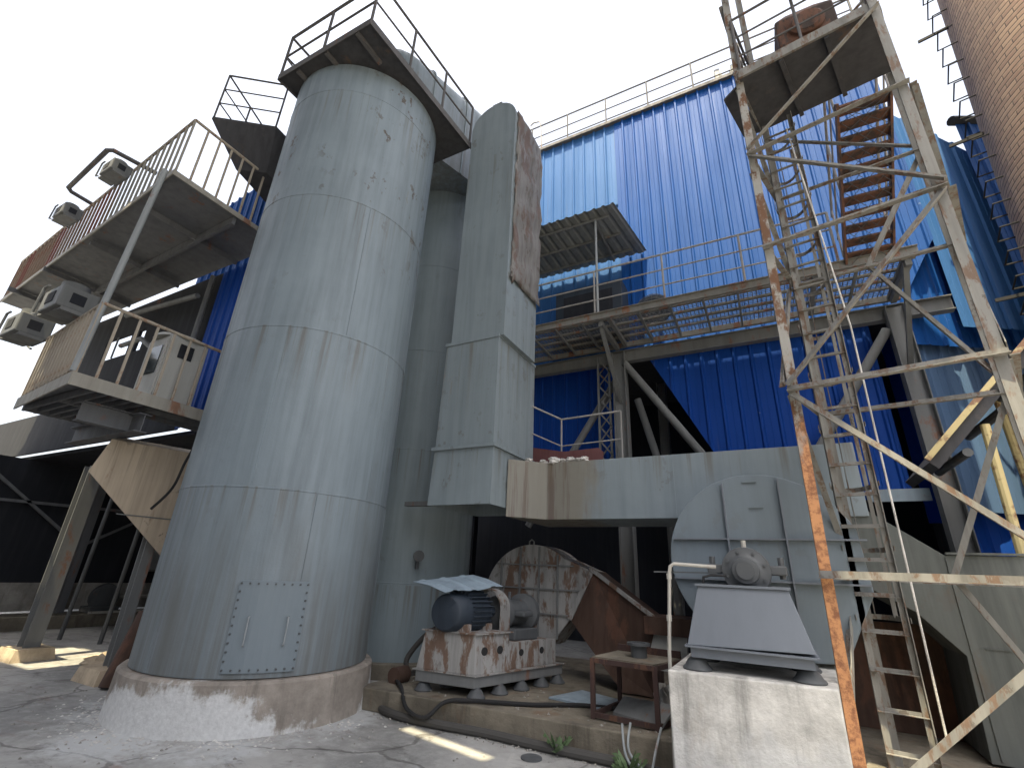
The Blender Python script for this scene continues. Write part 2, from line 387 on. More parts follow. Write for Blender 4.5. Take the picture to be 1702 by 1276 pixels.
# hatch : a curved plate on the shell
ha0, ha1, hz0, hz1 = math.atan2(3.43 - CY, -5.05 - CX), math.atan2(4.0 - CY, -4.6 - CX), .53, 1.40
am = (ha0 + ha1) / 2; hw = .35 / CR
hm = MB(); n = 10
for rr in ((CR - .02, CR + .022),):
    vs = []; fs = []
    for i in range(n + 1):
        a = am - hw + 2 * hw * i / n
        for r_ in rr:
            for z in (hz0, hz1): vs.append((CX + r_ * math.cos(a), CY + r_ * math.sin(a), z))
    for i in range(n):
        b = 4 * i; fs += [(b, b + 4, b + 5, b + 1), (b + 2, b + 3, b + 7, b + 6), (b + 1, b + 5, b + 7, b + 3), (b, b + 2, b + 6, b + 4)]
    fs += [(0, 1, 3, 2), (4 * n, 4 * n + 2, 4 * n + 3, 4 * n + 1)]
    hm.add(vs, fs)
hatch = hm.build('access_hatch', 'hatch', si, bevel=.003)
def onshell(a, z, r=CR + .022): return V(CX + r * math.cos(a), CY + r * math.sin(a), z)
bolts = []
for i in range(9): bolts += [(am - hw * .94 + 2 * hw * .94 * i / 8, hz0 + .03), (am - hw * .94 + 2 * hw * .94 * i / 8, hz1 - .03)]
for i in range(1, 10):
    for sgn in (-1, 1): bolts.append((am + sgn * hw * .94, hz0 + .03 + (hz1 - hz0 - .06) * i / 10))
for a, z in bolts:
    d = V(math.cos(a), math.sin(a), 0); p = onshell(a, z)
    MB().tube([p - d * .002, p + d * .014], .011, 6).build('bolt', 'iron', hatch)
for sgn in (-1, 1):
    a = am + sgn * hw * .52; d = V(math.cos(a), math.sin(a), 0); z0, z1 = .78, 1.05
    MB().tube([onshell(a, z0), onshell(a, z0) + d * .04, onshell(a, z0 + .01) + d * .05, onshell(a, z1 - .01) + d * .05, onshell(a, z1) + d * .04, onshell(a, z1)], .008, 6).build('handle', 'pole', hatch, smooth=True)
# top platform of the silo
zp = 9.56
tp = MB()
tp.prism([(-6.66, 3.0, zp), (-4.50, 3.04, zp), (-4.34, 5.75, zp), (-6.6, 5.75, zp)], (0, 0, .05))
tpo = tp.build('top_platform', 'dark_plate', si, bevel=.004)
tk = MB()
for a, b in (((-6.66, 3.0), (-4.50, 3.04)), ((-4.50, 3.04), (-4.34, 5.75)), ((-6.66, 3.0), (-6.6, 5.75))):
    tk.bar((*a, zp + .03), (*b, zp + .03), .14, .012)
for x in (-6.2, -5.5, -4.8): tk.bar((x, 3.05, zp - .03), (x, 3.6, zp - .03), .06, .06)
tk.build('edge_trim', 'rail_dark', tpo)
rr = railing(tpo, [(-6.62, 5.0, zp + .05), (-6.64, 3.02, zp + .05), (-4.52, 3.06, zp + .05), (-4.36, 5.7, zp + .05)], 1.05, (1, .5), 1.0, .024, 'rail_dark')
MB().tube([(-6.64, 3.02, zp + .55), (-6.3, 3.03, zp + .07)], .018, 6).build('brace', 'rail_dark', rr)

# ------------------------------------------------------------------ rear silo
s2 = thing('silo', 'slimmer grey steel silo standing half hidden behind the big front silo', 'silo', (-6.25, 7.55, .21))
prof = [(1.2, .21)]
for z in (1.35, 3.6, 5.6, 7.6): prof += [(1.2, z - .01), (1.206, z - .006), (1.206, z + .006), (1.2, z + .01)]
prof += [(1.2, 10.3), (.9, 10.8), (.2, 11.1)]
MB().lathe((-6.25, 7.55, 0), prof, 72).build('shell', 'silo2', s2, smooth=True)
tag(MB().lathe((-6.25, 7.55, 0), [(1.36, -.02), (1.34, .2), (1.2, .21)], 48).build('concrete_plinth', 'slab', smooth=True), 'low brown concrete plinth in the shade under the rear silo', 'plinth')
fl = MB(); p = V(-5.35, 6.72, 1.78); d = V(.74, -.67, 0)
fl.tube([p, p + d * .16], .06, 12); fl.tube([p + d * .16, p + d * .19], .09, 12)
fl.tube([p + d * .1 + V(0, 0, -.02), p + d * .1 + V(0, 0, -.2)], .03, 8)
fl.build('drain_flange', 'iron', s2, smooth=True)
MB().box(-5.4, 6.3, 2.55, -4.2, 6.4, 2.62).build('bracket', 'steel', s2)

# ------------------------------------------------------------------ crossover duct on top
def arch(w, zb, zs, n=14):
    pts = [(-w / 2, zb), (w / 2, zb)]
    for i in range(n + 1):
        a = math.pi * i / n; pts.append((w / 2 * math.cos(a), zs + w / 2 * math.sin(a)))
    return pts
co = thing('crossover_duct', 'round-topped grey duct crossing high up from the big silo toward the upright duct', 'duct', (-5.6, 5.5, 9.6))
A, B = V(-6.2, 4.68, 0), V(-5.3, 7.6, 0); d = (B - A).normalized(); u = V(d.y, -d.x, 0)
P_ = arch(1.4, 9.65, 11.65)
cm = MB(); loops = []
for k, t in enumerate([0, .05, .12, .2, .5, .52, .8, .82, 1]):
    sc_ = (.72, .88, .97, 1, 1, 1, 1, 1, 1)[k]; c = A + (B - A) * t
    loops.append([c + u * (x * sc_) + V(0, 0, 9.6 + (z - 9.6) * (.8 + .2 * sc_)) for x, z in P_])
cm.loft(loops).build('casing', 'silo', co, smooth=True)
for t in (.32, .62, .92):
    c = A + (B - A) * t
    MB().loft([[c + d * o + u * (x * 1.03) + V(0, 0, 9.6 + (z - 9.6) * 1.02) for x, z in P_] for o in (-.015, .015)]).build('flange', 'silo2', co)

# ------------------------------------------------------------------ upright duct with arched head
vd = thing('upright_duct', 'tall upright grey duct with an arched head and torn lagging on its side', 'duct', (-3.8, 6.2, 2.4))
P2 = arch(.98, 5.0, 9.78, 16); xc = -3.74
def at2(y, s=1., top=0): return [V(xc + x * s, y, z + top * (z - 5) / 5) for x, z in P2]
MB().loft([at2(5.6), at2(6.1, 1, -.05), at2(6.72, 1, -.10)]).build('upper_casing', 'duct_up', vd, smooth=True)
# lagging sheet on the right side, torn edge, bulging
lg = MB(); vs = []; fs = []; ny, nz = 14, 40
random.seed(3)
for j in range(nz + 1):
    for i in range(ny + 1):
        y = 5.6 + 1.14 * i / ny; z = 6.0 + 3.95 * j / nz
        e = .02 + .02 * random.random() + .025 * math.sin(3 * z + 2.2 * y) ** 2 + .015 * math.sin(9 * z - 5 * y)
        x = xc + .49
        if z > 9.78: x = xc + math.sqrt(max(0, .49 ** 2 - (z - 9.78) ** 2))
        if i == 0: e = .008; y += .05 + .07 * random.random()
        if j == 0: e = .005; z += .5 * random.random()
        vs.append((x + e, y, z))
for j in range(nz):
    for i in range(ny): a = j * (ny + 1) + i; fs.append((a, a + 1, a + ny + 2, a + ny + 1))
lo = lg.add(vs, fs).build('lagging', 'lag', vd, smooth=False)
for p in lo.data.polygons: p.use_smooth = True
MB().tube([(-3.82, 5.68, 10.2), (-3.82, 5.68, 10.38), (-3.64, 5.68, 10.38), (-3.64, 5.68, 10.22)], .02, 6).build('lifting_lug', 'steel', vd)
MB().box(-4.33, 5.58, 4.98, -3.32, 6.92, 5.03).build('flange', 'duct_up', vd)
def rc(x0, x1, y0, y1, z): return [V(x0, y0, z), V(x1, y0, z), V(x1, y1, z), V(x0, y1, z)]
MB().loft([rc(-4.34, -3.32, 5.6, 6.9, 3.30), rc(-4.31, -3.33, 5.6, 6.9, 4.98)]).build('middle_casing', 'duct_up', vd, bevel=.004)
MB().box(-4.38, 5.56, 3.24, -3.28, 6.94, 3.29).build('flange', 'duct_up', vd)
lc = MB(); T = [rc(-4.36, -3.31, 5.58, 6.92, 2.44), rc(-4.34, -3.32, 5.6, 6.9, 3.24)]
lc.add([p for l in T for p in l], [(0, 1, 5, 4), (1, 2, 6, 5), (2, 3, 7, 6), (3, 0, 4, 7), (4, 5, 6, 7)])
lc.build('lower_casing', 'duct_up', vd)

# ------------------------------------------------------------------ horizontal suction duct
hd = thing('horizontal_duct', 'grey horizontal duct running from the upright duct behind the right fan', 'duct', (-1, 6.9, 2.3))
zb, zt = 2.32, 3.14
hdm = MB()
hdm.prism([(-3.29, 6.0, zb), (-2.85, 6.42, zb), (.95, 6.42, zb), (.95, 7.5, zb), (-3.29, 7.5, zb)], (0, 0, zt - zb))
hdm.build('casing', 'duct_tan', hd, bevel=.006)
sm = MB()
for x in (-1.05,): sm.box(x - .012, 6.412, zb + .01, x + .012, 6.43, zt - .01)
sm.build('weld_seam', 'duct', hd)
random.seed(12)
def lump(c, r, mat, name, parent=None, seed=1, n=9, sq=.6):
    random.seed(seed); mb = MB(); loops = []
    for j in range(n + 1):
        th = math.pi * j / n; lp = []
        for k in range(12):
            a = 2 * math.pi * k / 12; q = r * (.7 + .5 * random.random())
            lp.append(V(*c) + V(q * math.sin(th) * math.cos(a), q * math.sin(th) * math.sin(a), q * sq * math.cos(th)))
        loops.append(lp)
    mb.loft(loops); return mb.build(name, mat, parent)
for k, (x, y, s) in enumerate(((-2.95, 6.5, .07), (-2.75, 6.47, .1), (-2.62, 6.48, .06), (-2.5, 6.5, .09), (-2.3, 6.5, .08), (-2.38, 6.47, .05), (-3.1, 6.3, .06))):
    tag(lump((x, y, 3.17), s, 'foam', 'insulation_clump', None, k + 5), ('crumbled white lagging lump nearest the upright duct', 'crumbled white lagging on the duct edge, second from the upright duct', 'small white lagging lump in the middle of the duct edge', 'largest pale lagging lump by the maroon plate corner', 'pale lagging lump at the right end of the crumbled row', 'little lagging crumb between the two right lumps', 'lagging scrap in the crook of the duct bend')[k], 'insulation', 'lagging lumps on the horizontal duct')
mp_ = MB(); mp_.prism([(-3.5, 7.2, 3.15), (-2.25, 7.2, 3.15), (-2.22, 7.2, 3.45), (-2.3, 7.2, 3.52), (-2.9, 7.2, 3.5), (-3.5, 7.2, 3.62)], (0, .03, 0))
tag(mp_.build('kick_plate', 'maroon'), 'maroon steel kick plate standing on the grey horizontal duct', 'plate')
sr = thing('handrail', 'thin bent handrail above the maroon plate beside the upright duct', 'handrail', (-2.8, 7.15, 3.2))
railing(sr, [(-3.5, 6.6, 3.35), (-2.98, 7.3, 3.15), (-1.95, 7.35, 3.2)], .95, (1, .5), .75, .016, 'rail')

# ------------------------------------------------------------------ factory building
FY = 9.2
fb = thing('factory_building', 'long blue corrugated factory building behind the ducts and silos', 'building', (0, FY, 0))
up = corr(-2.27, FY, 2.6, FY, 6.1, 12.95, .27, .04).build('wall', 'blue', fb); tag(up, 'deep blue ribbed upper wall', None)
ub = corr(2.6, FY, 3.18, FY, lambda t: 6.3 + 1.0 * t, 12.95, .27, .04).build('wall', 'blue', fb); tag(ub, 'deep blue wall strip at the right corner', None)
up2 = corr(-8.2, FY + .02, -2.27, FY + .02, 10.2, 12.93, .30, .035).build('wall', 'blue_pale', fb); tag(up2, 'faded pale blue upper wall sheets', None)
up3 = corr(-8.2, FY + .05, -2.27, FY + .05, 6.1, 10.24, .30, .035).build('wall', 'blue_pale', fb); tag(up3, 'faded pale blue lower course of sheets', None)
lw = corr(-1.95, 9.35, 2.0, 9.35, lambda t: 2.9 if t > .42 else 6.2 - (6.2 - 2.9) * (t / .42), 6.2, .30, .035).build('wall', 'blue_low', fb); tag(lw, 'dark blue wall under the walkway cut off at a slant', None)
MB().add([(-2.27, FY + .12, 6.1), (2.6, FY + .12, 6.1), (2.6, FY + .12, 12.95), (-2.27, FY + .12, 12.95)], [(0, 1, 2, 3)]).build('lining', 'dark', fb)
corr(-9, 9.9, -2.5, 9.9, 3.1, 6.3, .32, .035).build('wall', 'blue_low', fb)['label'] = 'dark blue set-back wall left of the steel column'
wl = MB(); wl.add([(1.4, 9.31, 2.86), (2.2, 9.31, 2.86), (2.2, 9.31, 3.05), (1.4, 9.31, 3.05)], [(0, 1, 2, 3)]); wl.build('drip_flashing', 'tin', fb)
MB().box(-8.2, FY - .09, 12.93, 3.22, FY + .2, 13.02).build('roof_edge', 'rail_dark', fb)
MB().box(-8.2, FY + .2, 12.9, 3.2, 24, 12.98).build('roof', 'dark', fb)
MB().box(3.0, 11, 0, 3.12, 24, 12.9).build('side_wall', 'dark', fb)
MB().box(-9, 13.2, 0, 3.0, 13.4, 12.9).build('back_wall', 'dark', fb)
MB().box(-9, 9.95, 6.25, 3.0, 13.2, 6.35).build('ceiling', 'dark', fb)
railing(fb, [(-8.2, FY + .1, 13.02), (3.2, FY + .1, 13.02)], 1.12, (1, .62, .27), 1.12, .022, 'rail_dark')
MB().tube([(-4.45, 9.3, 13.0), (-4.5, 9.3, 14.2), (-4.55, 9.3, 14.35), (-4.75, 9.3, 14.4), (-4.85, 9.3, 14.33)], .02, 6).build('vent_pipe', 'rail', fb)
for x, nm in ((-2.36, 'column'), (2.32, 'column')):
    c = MB().ibeam((x, 9.0, 0), (x, 9.0, 6.0), .26, .24, .014, (1, 0, 0)); c.build(nm, 'steel', fb)
MB().ibeam((-9, 9.1, 5.95), (3.1, 9.1, 5.95), .26, .16, .014).build('girder', 'steel', fb)
for p, q in (((-2.25, 8.98, 5.75), (-.2, 8.98, 2.6)), ((2.15, 8.98, 5.6), (.15, 8.98, 2.6)), ((-2.5, 9.2, 5.5), (-4.5, 9.2, 2.5)), ((-2.2, 9.75, 5.2), (-1.2, 9.75, 1.2)), ((-.3, 11, .1), (.5, 11, 2.6))):
    MB().tube([p, q], .075, 12).build('brace_pipe', 'steel', fb, smooth=True)
MB().ibeam((-.9, 9.5, 0), (-.9, 9.5, 3.0), .2, .2, .012, (1, 0, 0)).build('column', 'dark', fb)
MB().ibeam((-1.9, 11, 0), (-1.9, 11, 6), .2, .2, .012, (1, 0, 0)).build('column', 'steel', fb)
lt = MB()
for k in range(9):
    z = 3.2 + k * .3; s_ = 1 if k % 2 else -1
    lt.ang((-2.7 - .12 * s_, 9.0, z), (-2.7 + .12 * s_, 9.0, z + .3), .03, .005); lt.ang((-2.7 + .12 * s_, 9.05, z), (-2.7 - .12 * s_, 9.05, z + .3), .03, .005)
lt.ang((-2.82, 9, 3.1), (-2.82, 9, 6), .04, .006); lt.ang((-2.58, 9, 3.1), (-2.58, 9, 6), .04, .006)
lt.build('lattice_post', 'steel', fb)
rm = thing('roof_winch', 'dark winch machine behind the railing on the roof edge', 'winch', (.55, 9.6, 13.02))
a = MB(); a.box(.2, 9.4, 13.03, .9, 9.9, 13.1); a.build('base', 'iron', rm, bevel=.01)
MB().box(.3, 9.45, 13.1, .42, 9.85, 13.75).build('side_frame', 'iron', rm, bevel=.01); MB().box(.68, 9.45, 13.1, .8, 9.85, 13.7).build('side_frame', 'iron', rm, bevel=.01)
a = MB(); a.lathe((0.42, 9.65, 13.45), [(.22, 0), (.22, .04), (.15, .05), (.15, .22), (.22, .23), (.22, .26)], 20, 'x'); a.build('drum', 'iron', rm, smooth=True)
MB().lathe((.85, 9.65, 13.42), [(.12, 0), (.14, .05), (.14, .3), (.1, .34)], 16, 'x').build('motor', 'iron', rm, smooth=True)

# walkway
wk = thing('walkway', 'steel walkway with mesh floor running along the blue wall', 'walkway', (0, 8.4, 6.0))
wz = 6.23; WY0, WY1 = 7.68, 9.0
MB().sect((-5.2, WY0, wz), (2.45, WY0, wz), [(.05, .0), (.05, .06), (.04, .06), (.04, .012), (-.09, .012), (-.09, .06), (-.1, .06), (-.1, 0)]).build('edge_beam', 'walk', wk)
MB().sect((-5.2, WY1, wz - .04), (2.45, WY1, wz - .04), [(-.06, -.03), (.05, -.03), (.05, .03), (-.06, .03)]).build('edge_beam', 'walk', wk)
for k in range(14):
    x = -5.0 + k * .56
    big = k in (5, 11)
    MB().bar((x, WY0 + .02, wz - .05), (x, WY1 - .04, wz - .07), .09 if big else .05, .07 if big else .035).build('joist', 'steel', wk)
dk = MB()
for k in range(4):
    y = WY0 + .18 + k * .27; dk.bar((-5.2, y, wz - .015), (2.45, y, wz - .015), .035, .055)
dk.build('stringer', 'walk', wk)
ms = MB(); x = -5.2
while x < 2.4:
    ms.bar((x, WY0 + .02, wz + .012), (x + .0, WY1 - .03, wz + .012), .006, .012); x += .07
for k in range(22):
    y = WY0 + .05 + k * .057; ms.bar((-5.2, y, wz + .016), (2.45, y, wz + .016), .005, .014)
ms.build('mesh_floor', 'plat', wk)
railing(wk, [(-5.1, WY0 + .03, wz + .05), (1.5, WY0 + .03, wz + .05)], 1.0, (1, .66, .33), 1.35, .02, 'rail')
for x in (-2.36, 2.32):
    b = MB(); b.bar((x, 9.0, 4.9), (x - .02, WY0 + .1, wz - .12), .07); b.bar((x, 8.9, wz - .15), (x, WY0 + .05, wz - .15), .1, .08)
    b.build('bracket', 'steel', wk)
# awning
aw = thing('awning', 'grey corrugated awning roof over the left end of the walkway', 'awning', (-3.2, 8.5, 8.5))
def awz(y): return 8.52 + (9.18 - y) * .05
am_ = MB(); vs = []; fs = []; k = 0; x = -4.7; prof = []
while x < -2.05:
    prof += [(x, 0), (x + .1, 0), (x + .13, .03), (x + .17, .03)]; x += .2
for px, pz in prof:
    sk = (px + 4.7) / 2.8
    for y in (7.45, 9.15): vs.append((px + (.28 * sk if y > 8 else 0), y + .0, awz(y) - .55 * sk * 0 + pz))
for i in range(len(prof) - 1): fs.append((2 * i, 2 * i + 2, 2 * i + 3, 2 * i + 1))
am_.add(vs, fs).build('roof_sheet', 'awn', aw)
for y in (7.7, 8.3, 8.9): MB().ang((-4.7, y, awz(y) - .01), (-2.1 + (y - 7.7) * .15, y, awz(y) - .01), -.06, -.008, (0, 0, 1)).build('purlin', 'steel', aw)
for x in (-4.4, -2.4):
    MB().bar((x, 7.75, awz(7.75) - .06), (x, 9.1, awz(9.1) - .06), .06, .04).build('rafter', 'steel', aw)
    MB().tube([(x, 7.72, wz + .02), (x, 7.72, awz(7.72) - .02)], .025, 8).build('post', 'pole', aw)
wh = thing('cooling_fan', 'round wire fan guard standing dark on the walkway by the blue wall', 'fan', (-1.55, 8.8, 6.3))
f_ = MB()
for r_ in (.34, .26, .18, .1): f_.tube([(-1.55 + r_ * math.cos(a * .2618), 8.7, 6.75 + r_ * math.sin(a * .2618)) for a in range(25)], .008, 5)
for a in range(16): f_.tube([(-1.55, 8.7, 6.75), (-1.55 + .34 * math.cos(a * .3927), 8.7, 6.75 + .34 * math.sin(a * .3927))], .005, 4)
f_.build('guard', 'iron', wh)
MB().lathe((-1.55, 8.72, 6.75), [(.05, 0), (.35, .02), (.35, .12), (.12, .14), (.12, .3)], 24, 'y').build('housing', 'motor', wh, smooth=True)
s_ = MB(); s_.bar((-1.75, 8.8, 6.26), (-1.65, 8.8, 6.6), .03); s_.bar((-1.35, 8.8, 6.26), (-1.45, 8.8, 6.6), .03); s_.build('stand', 'iron', wh)
ctl = thing('blower_box', 'dark blue equipment box on the walkway under the awning', 'box', (-2.9, 8.7, 6.25))
MB().box(-3.6, 8.45, 6.27, -2.1, 9.0, 7.5).build('body', 'motor', ctl, bevel=.02)
MB().box(-3.4, 8.43, 6.6, -2.3, 8.45, 7.3).build('door', 'dark', ctl)
ws = MB().add([(-4.25, 7.5, 5.95), (-4.0, 7.45, 6.1), (-3.75, 7.45, 7.35), (-4.1, 7.55, 7.45)], [(0, 1, 2, 3)]).add([(-4.25, 7.51, 5.95), (-4.0, 7.46, 6.1), (-3.75, 7.46, 7.35), (-4.1, 7.56, 7.45)], [(3, 2, 1, 0)])
tag(ws.build('loose_sheet', 'tin'), 'loose pale metal sheet leaning at the left end of the walkway', 'sheet')

# stairs from the walkway to the tower
st = thing('steel_stair', 'rusty open stair climbing from the walkway to the tower platform', 'stair', (1.87, 7.6, 6.25))
S0, S1 = V(0, 7.7, 6.25), V(0, 5.98, 7.72)
for x in (1.58, 2.17):
    MB().bar((x, S0.y, S0.z), (x, S1.y, S1.z), .14, .03).build('stringer', 'stair', st)
for k in range(11):
    p = lerp(S0, S1, (k + .5) / 11)
    MB().box(1.6, p.y - .09, p.z - .02, 2.15, p.y + .09, p.z + .012).build('tread', 'stair', st)
mm = MB()
for i in range(12):
    a = lerp(S0, S1, i / 12); mm.tube([V(1.6, a.y, a.z - .09), V(2.15, lerp(S0, S1, min(1, (i + 3) / 12)).y, lerp(S0, S1, min(1, (i + 3) / 12)).z - .09)], .004, 4)
    mm.tube([V(2.15, a.y, a.z - .09), V(1.6, lerp(S0, S1, min(1, (i + 3) / 12)).y, lerp(S0, S1, min(1, (i + 3) / 12)).z - .09)], .004, 4)
mm.build('mesh_guard', 'iron', st)
for x in (1.56, 2.19):
    b = MB(); b.tube([(x, S0.y, S0.z + .9), (x, S1.y, S1.z + .9)], .018, 6); b.tube([(x, S0.y, S0.z + .45), (x, S1.y, S1.z + .45)], .012, 6); b.build('handrail', 'rail', st)
    for t in (0.05, .5, .95):
        p = lerp(S0, S1, t); MB().tube([(x, p.y, p.z), (x, p.y, p.z + .9)], .015, 6).build('post', 'rail', st)

# ------------------------------------------------------------------ lattice tower
tw = thing('lattice_tower', 'rusty steel lattice tower with a dark platform high up', 'tower', (1.2, 5.3, 0))
ax = V(math.cos(R(-8)), math.sin(R(-8)), 0)
legs = {'FL': ((.30, 5.04), (.43, 4.97)), 'FR': ((1.78, 4.74), (1.86, 4.66)), 'RL': ((.64, 5.95), (.68, 5.92)), 'RR': ((2.12, 5.74), (2.16, 5.70))}
def L(k, z):
    a, b = legs[k]; t = z / 10.5; return V(a[0] + (b[0] - a[0]) * t, a[1] + (b[1] - a[1]) * t, z)
tz = 10.6
for k, mt, sg in (('FL', 'tower', (1, 1)), ('FR', 'tower', (-1, 1)), ('RL', 'tower', (1, -1)), ('RR', 'tower', (-1, -1))):
    p, q = L(k, 0), L(k, tz)
    mb = MB(); w_, t_ = .075, .01
    mb.add([p + V(0, 0, 0), p + V(w_ * sg[0], 0, 0), p + V(w_ * sg[0], t_ * sg[1], 0), p + V(0, t_ * sg[1], 0), q, q + V(w_ * sg[0], 0, 0), q + V(w_ * sg[0], t_ * sg[1], 0), q + V(0, t_ * sg[1], 0)],
           [(0, 1, 2, 3), (4, 5, 6, 7), (0, 1, 5, 4), (1, 2, 6, 5), (2, 3, 7, 6), (3, 0, 4, 7)])
    e = .001
    mb.add([p + V(-t_ * sg[0], 0, 0), p, p + V(0, w_ * sg[1], 0), p + V(-t_ * sg[0], w_ * sg[1], 0), q + V(-t_ * sg[0], 0, 0), q, q + V(0, w_ * sg[1], 0), q + V(-t_ * sg[0], w_ * sg[1], 0)],
           [(0, 1, 2, 3), (4, 5, 6, 7), (0, 1, 5, 4), (1, 2, 6, 5), (2, 3, 7, 6), (3, 0, 4, 7)])
    o = mb.build('leg', 'leg_rust' if k == 'FL' else mt, tw)
    if k == 'FL':
        o['label'] = 'front left leg, orange with rust low down'
lv = [1.66, 3.33, 5.0, 6.34]
def tbar(a, b, name='brace', mat='tower', w=.06, off=(0, 0, 0), ref=(0, 0, 1)):
    o_ = V(*off); return MB().ang(Vector(a) + o_, Vector(b) + o_, w, .008, ref).build(name, mat, tw)
F = (0, -.02, 0); Bk = (0, .02, 0)
for z in lv:
    tbar(L('FL', z) + V(-.02, 0, 0), L('FR', z) + V(.02, 0, 0), 'crossbar', 'tower', .062, F)
    tbar(L('RL', z), L('RR', z), 'crossbar', 'tower', .055, Bk)
    tbar(L('FL', z), L('RL', z), 'crossbar', 'tower', .06, (-.02, 0, 0)); tbar(L('FR', z), L('RR', z), 'crossbar', 'tower', .06, (.02, 0, 0))
for a, b in (((('FR', 1.5), ('FL', .05))), (('FL', 3.28), ('FR', 1.7)), (('FL', 3.38), ('FR', 4.96)), (('FL', 6.3), ('FR', 5.06)), (('FL', 6.42), ('FR', 7.55)), (('FL', 9.3), ('FR', 7.8))):
    tbar(L(*a), L(*b), 'brace', 'tower', .052, (0, -.035, 0))
def mid(z): return (L('RL', z) + L('RR', z)) / 2
for a, b in ((L('RR', 6.3), mid(5.0)), (mid(5.0), L('RR', 3.4)), (L('RR', 3.3), mid(1.66)), (mid(1.66), L('RR', .1)), (L('RL', 7.45), L('RR', 6.4))):
    tbar(a, b, 'brace', 'tower', .05, (0, .04, 0))
for a, b in ((('FL', 6.1), ('RL', 5.05)), (('RL', 5.0), ('FL', 3.4)), (('FL', 3.3), ('RL', 1.7)), (('RL', 1.65), ('FL', .05)), (('FL', 7.5), ('RL', 6.4)),
             (('FR', 6.3), ('RR', 5.05)), (('RR', 5.0), ('FR', 3.4)), (('RR', 1.65), ('FR', 3.3))):
    tbar(L(*a), L(*b), 'brace', 'tower', .055, ((-.03 if a[0] in ('FL', 'RL') else .03), 0, 0))
zpf = 7.6
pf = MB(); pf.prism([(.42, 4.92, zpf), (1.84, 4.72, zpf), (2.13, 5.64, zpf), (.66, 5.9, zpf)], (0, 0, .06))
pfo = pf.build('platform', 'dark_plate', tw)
e = MB(); e.bar((.42, 4.905, zpf + .04), (1.84, 4.70, zpf + .04), .13, .03); e.bar((1.857, 4.72, zpf + .04), (2.147, 5.64, zpf + .04), .13, .03); e.bar((.405, 4.92, zpf + .04), (.645, 5.9, zpf + .04), .13, .03)
e.build('edge_beam', 'tower', pfo)
jo = MB()
for t in (.33, .66):
    a = lerp((.42, 4.92, zpf - .03), (1.84, 4.72, zpf - .03), t); b = lerp((.66, 5.9, zpf - .03), (2.13, 5.64, zpf - .03), t); jo.bar(a, b, .06, .05)
jo.build('joist', 'dark_plate', pfo)
MB().prism([(.22, 5.12, zpf - .06), (.38, 4.99, zpf - .06), (.64, 5.85, zpf - .06), (.42, 5.84, zpf - .06)], (0, 0, .03)).build('side_plate', 'dark_plate', pfo)
railing(pfo, [(.68, 5.86, zpf + .06), (.46, 4.95, zpf + .06), (1.82, 4.76, zpf + .06), (2.1, 5.62, zpf + .06)], 1.1, (1, .66, .33), .7, .018, 'rail_dark')
for a, b in ((('FL', 7.75), ('RL', 9.2)), (('RL', 7.75), ('FL', 9.2)), (('RL', 7.8), ('RR', 9.1))): tbar(L(*a), L(*b), 'brace', 'tower', .045, (-.02, 0, 0))
hp = thing('winch_box', 'rusty brown machine casing on the tower platform', 'machine', (1.3, 5.3, 7.67))
MB().loft([rc(1.05, 1.5, 5.15, 5.55, 7.67), rc(.95, 1.6, 5.05, 5.65, 8.05), rc(.95, 1.6, 5.05, 5.65, 8.5), rc(1.1, 1.45, 5.2, 5.5, 8.75)]).build('casing', 'stair', hp, bevel=.02)
MB().lathe((1.28, 4.98, 8.25), [(.16, 0), (.2, .03), (.2, .07)], 20, 'y').build('pulley', 'stair', hp, smooth=True)
# caged ladder
ld = thing('caged_ladder', 'rusty ladder with hoops running up inside the lattice tower', 'ladder', (.8, 5.75, 0))
ltop = 7.5
def LL(z, s): return V((.585 if s < 0 else .93) + .065 * z / 7 * (1 if s > 0 else .9), 5.72 if s < 0 else 5.67, z)
for s in (-1, 1): MB().ang(LL(.02, s), LL(ltop, s), .05 * -s, .008 * -s, (1, 0, 0)).build('rail', 'tower', ld)
z = .33
while z < ltop:
    MB().ang(LL(z, -1), LL(z, 1), .035, .006, (0, 0, 1)).build('rung', 'tower', ld); z += .3
z = 1.35
def hoop(z):
    pts = []
    for i in range(13):
        a = math.pi * i / 12; c = (LL(z, -1) + LL(z, 1)) / 2
        pts.append(c + V(-.2 * math.cos(a), .42 * math.sin(a), 0))
    return pts
while z < ltop:
    h = hoop(z); mb = MB()
    for a, b in zip(h[:-1], h[1:]): mb.bar(a, b, .045, .006)
    mb.build('hoop', 'tower', ld); z += .6
for i in (3, 6, 9): MB().bar(hoop(1.35)[i], hoop(7.2)[i], .035, .007, (0, 1, 0) if i == 6 else (1, 0, 0)).build('cage_strap', 'tower', ld)
wi = MB(); wi.tube([(1.0, 5.63, .5), (1.02, 5.6, 2.0), (1.05, 5.6, 4.2), (.95, 5.55, 6.0), (.9, 5.6, 7.2)], .009, 6)
tag(wi.build('cable', 'foam', smooth=True), 'thin white cable hanging beside the caged ladder', 'cable')

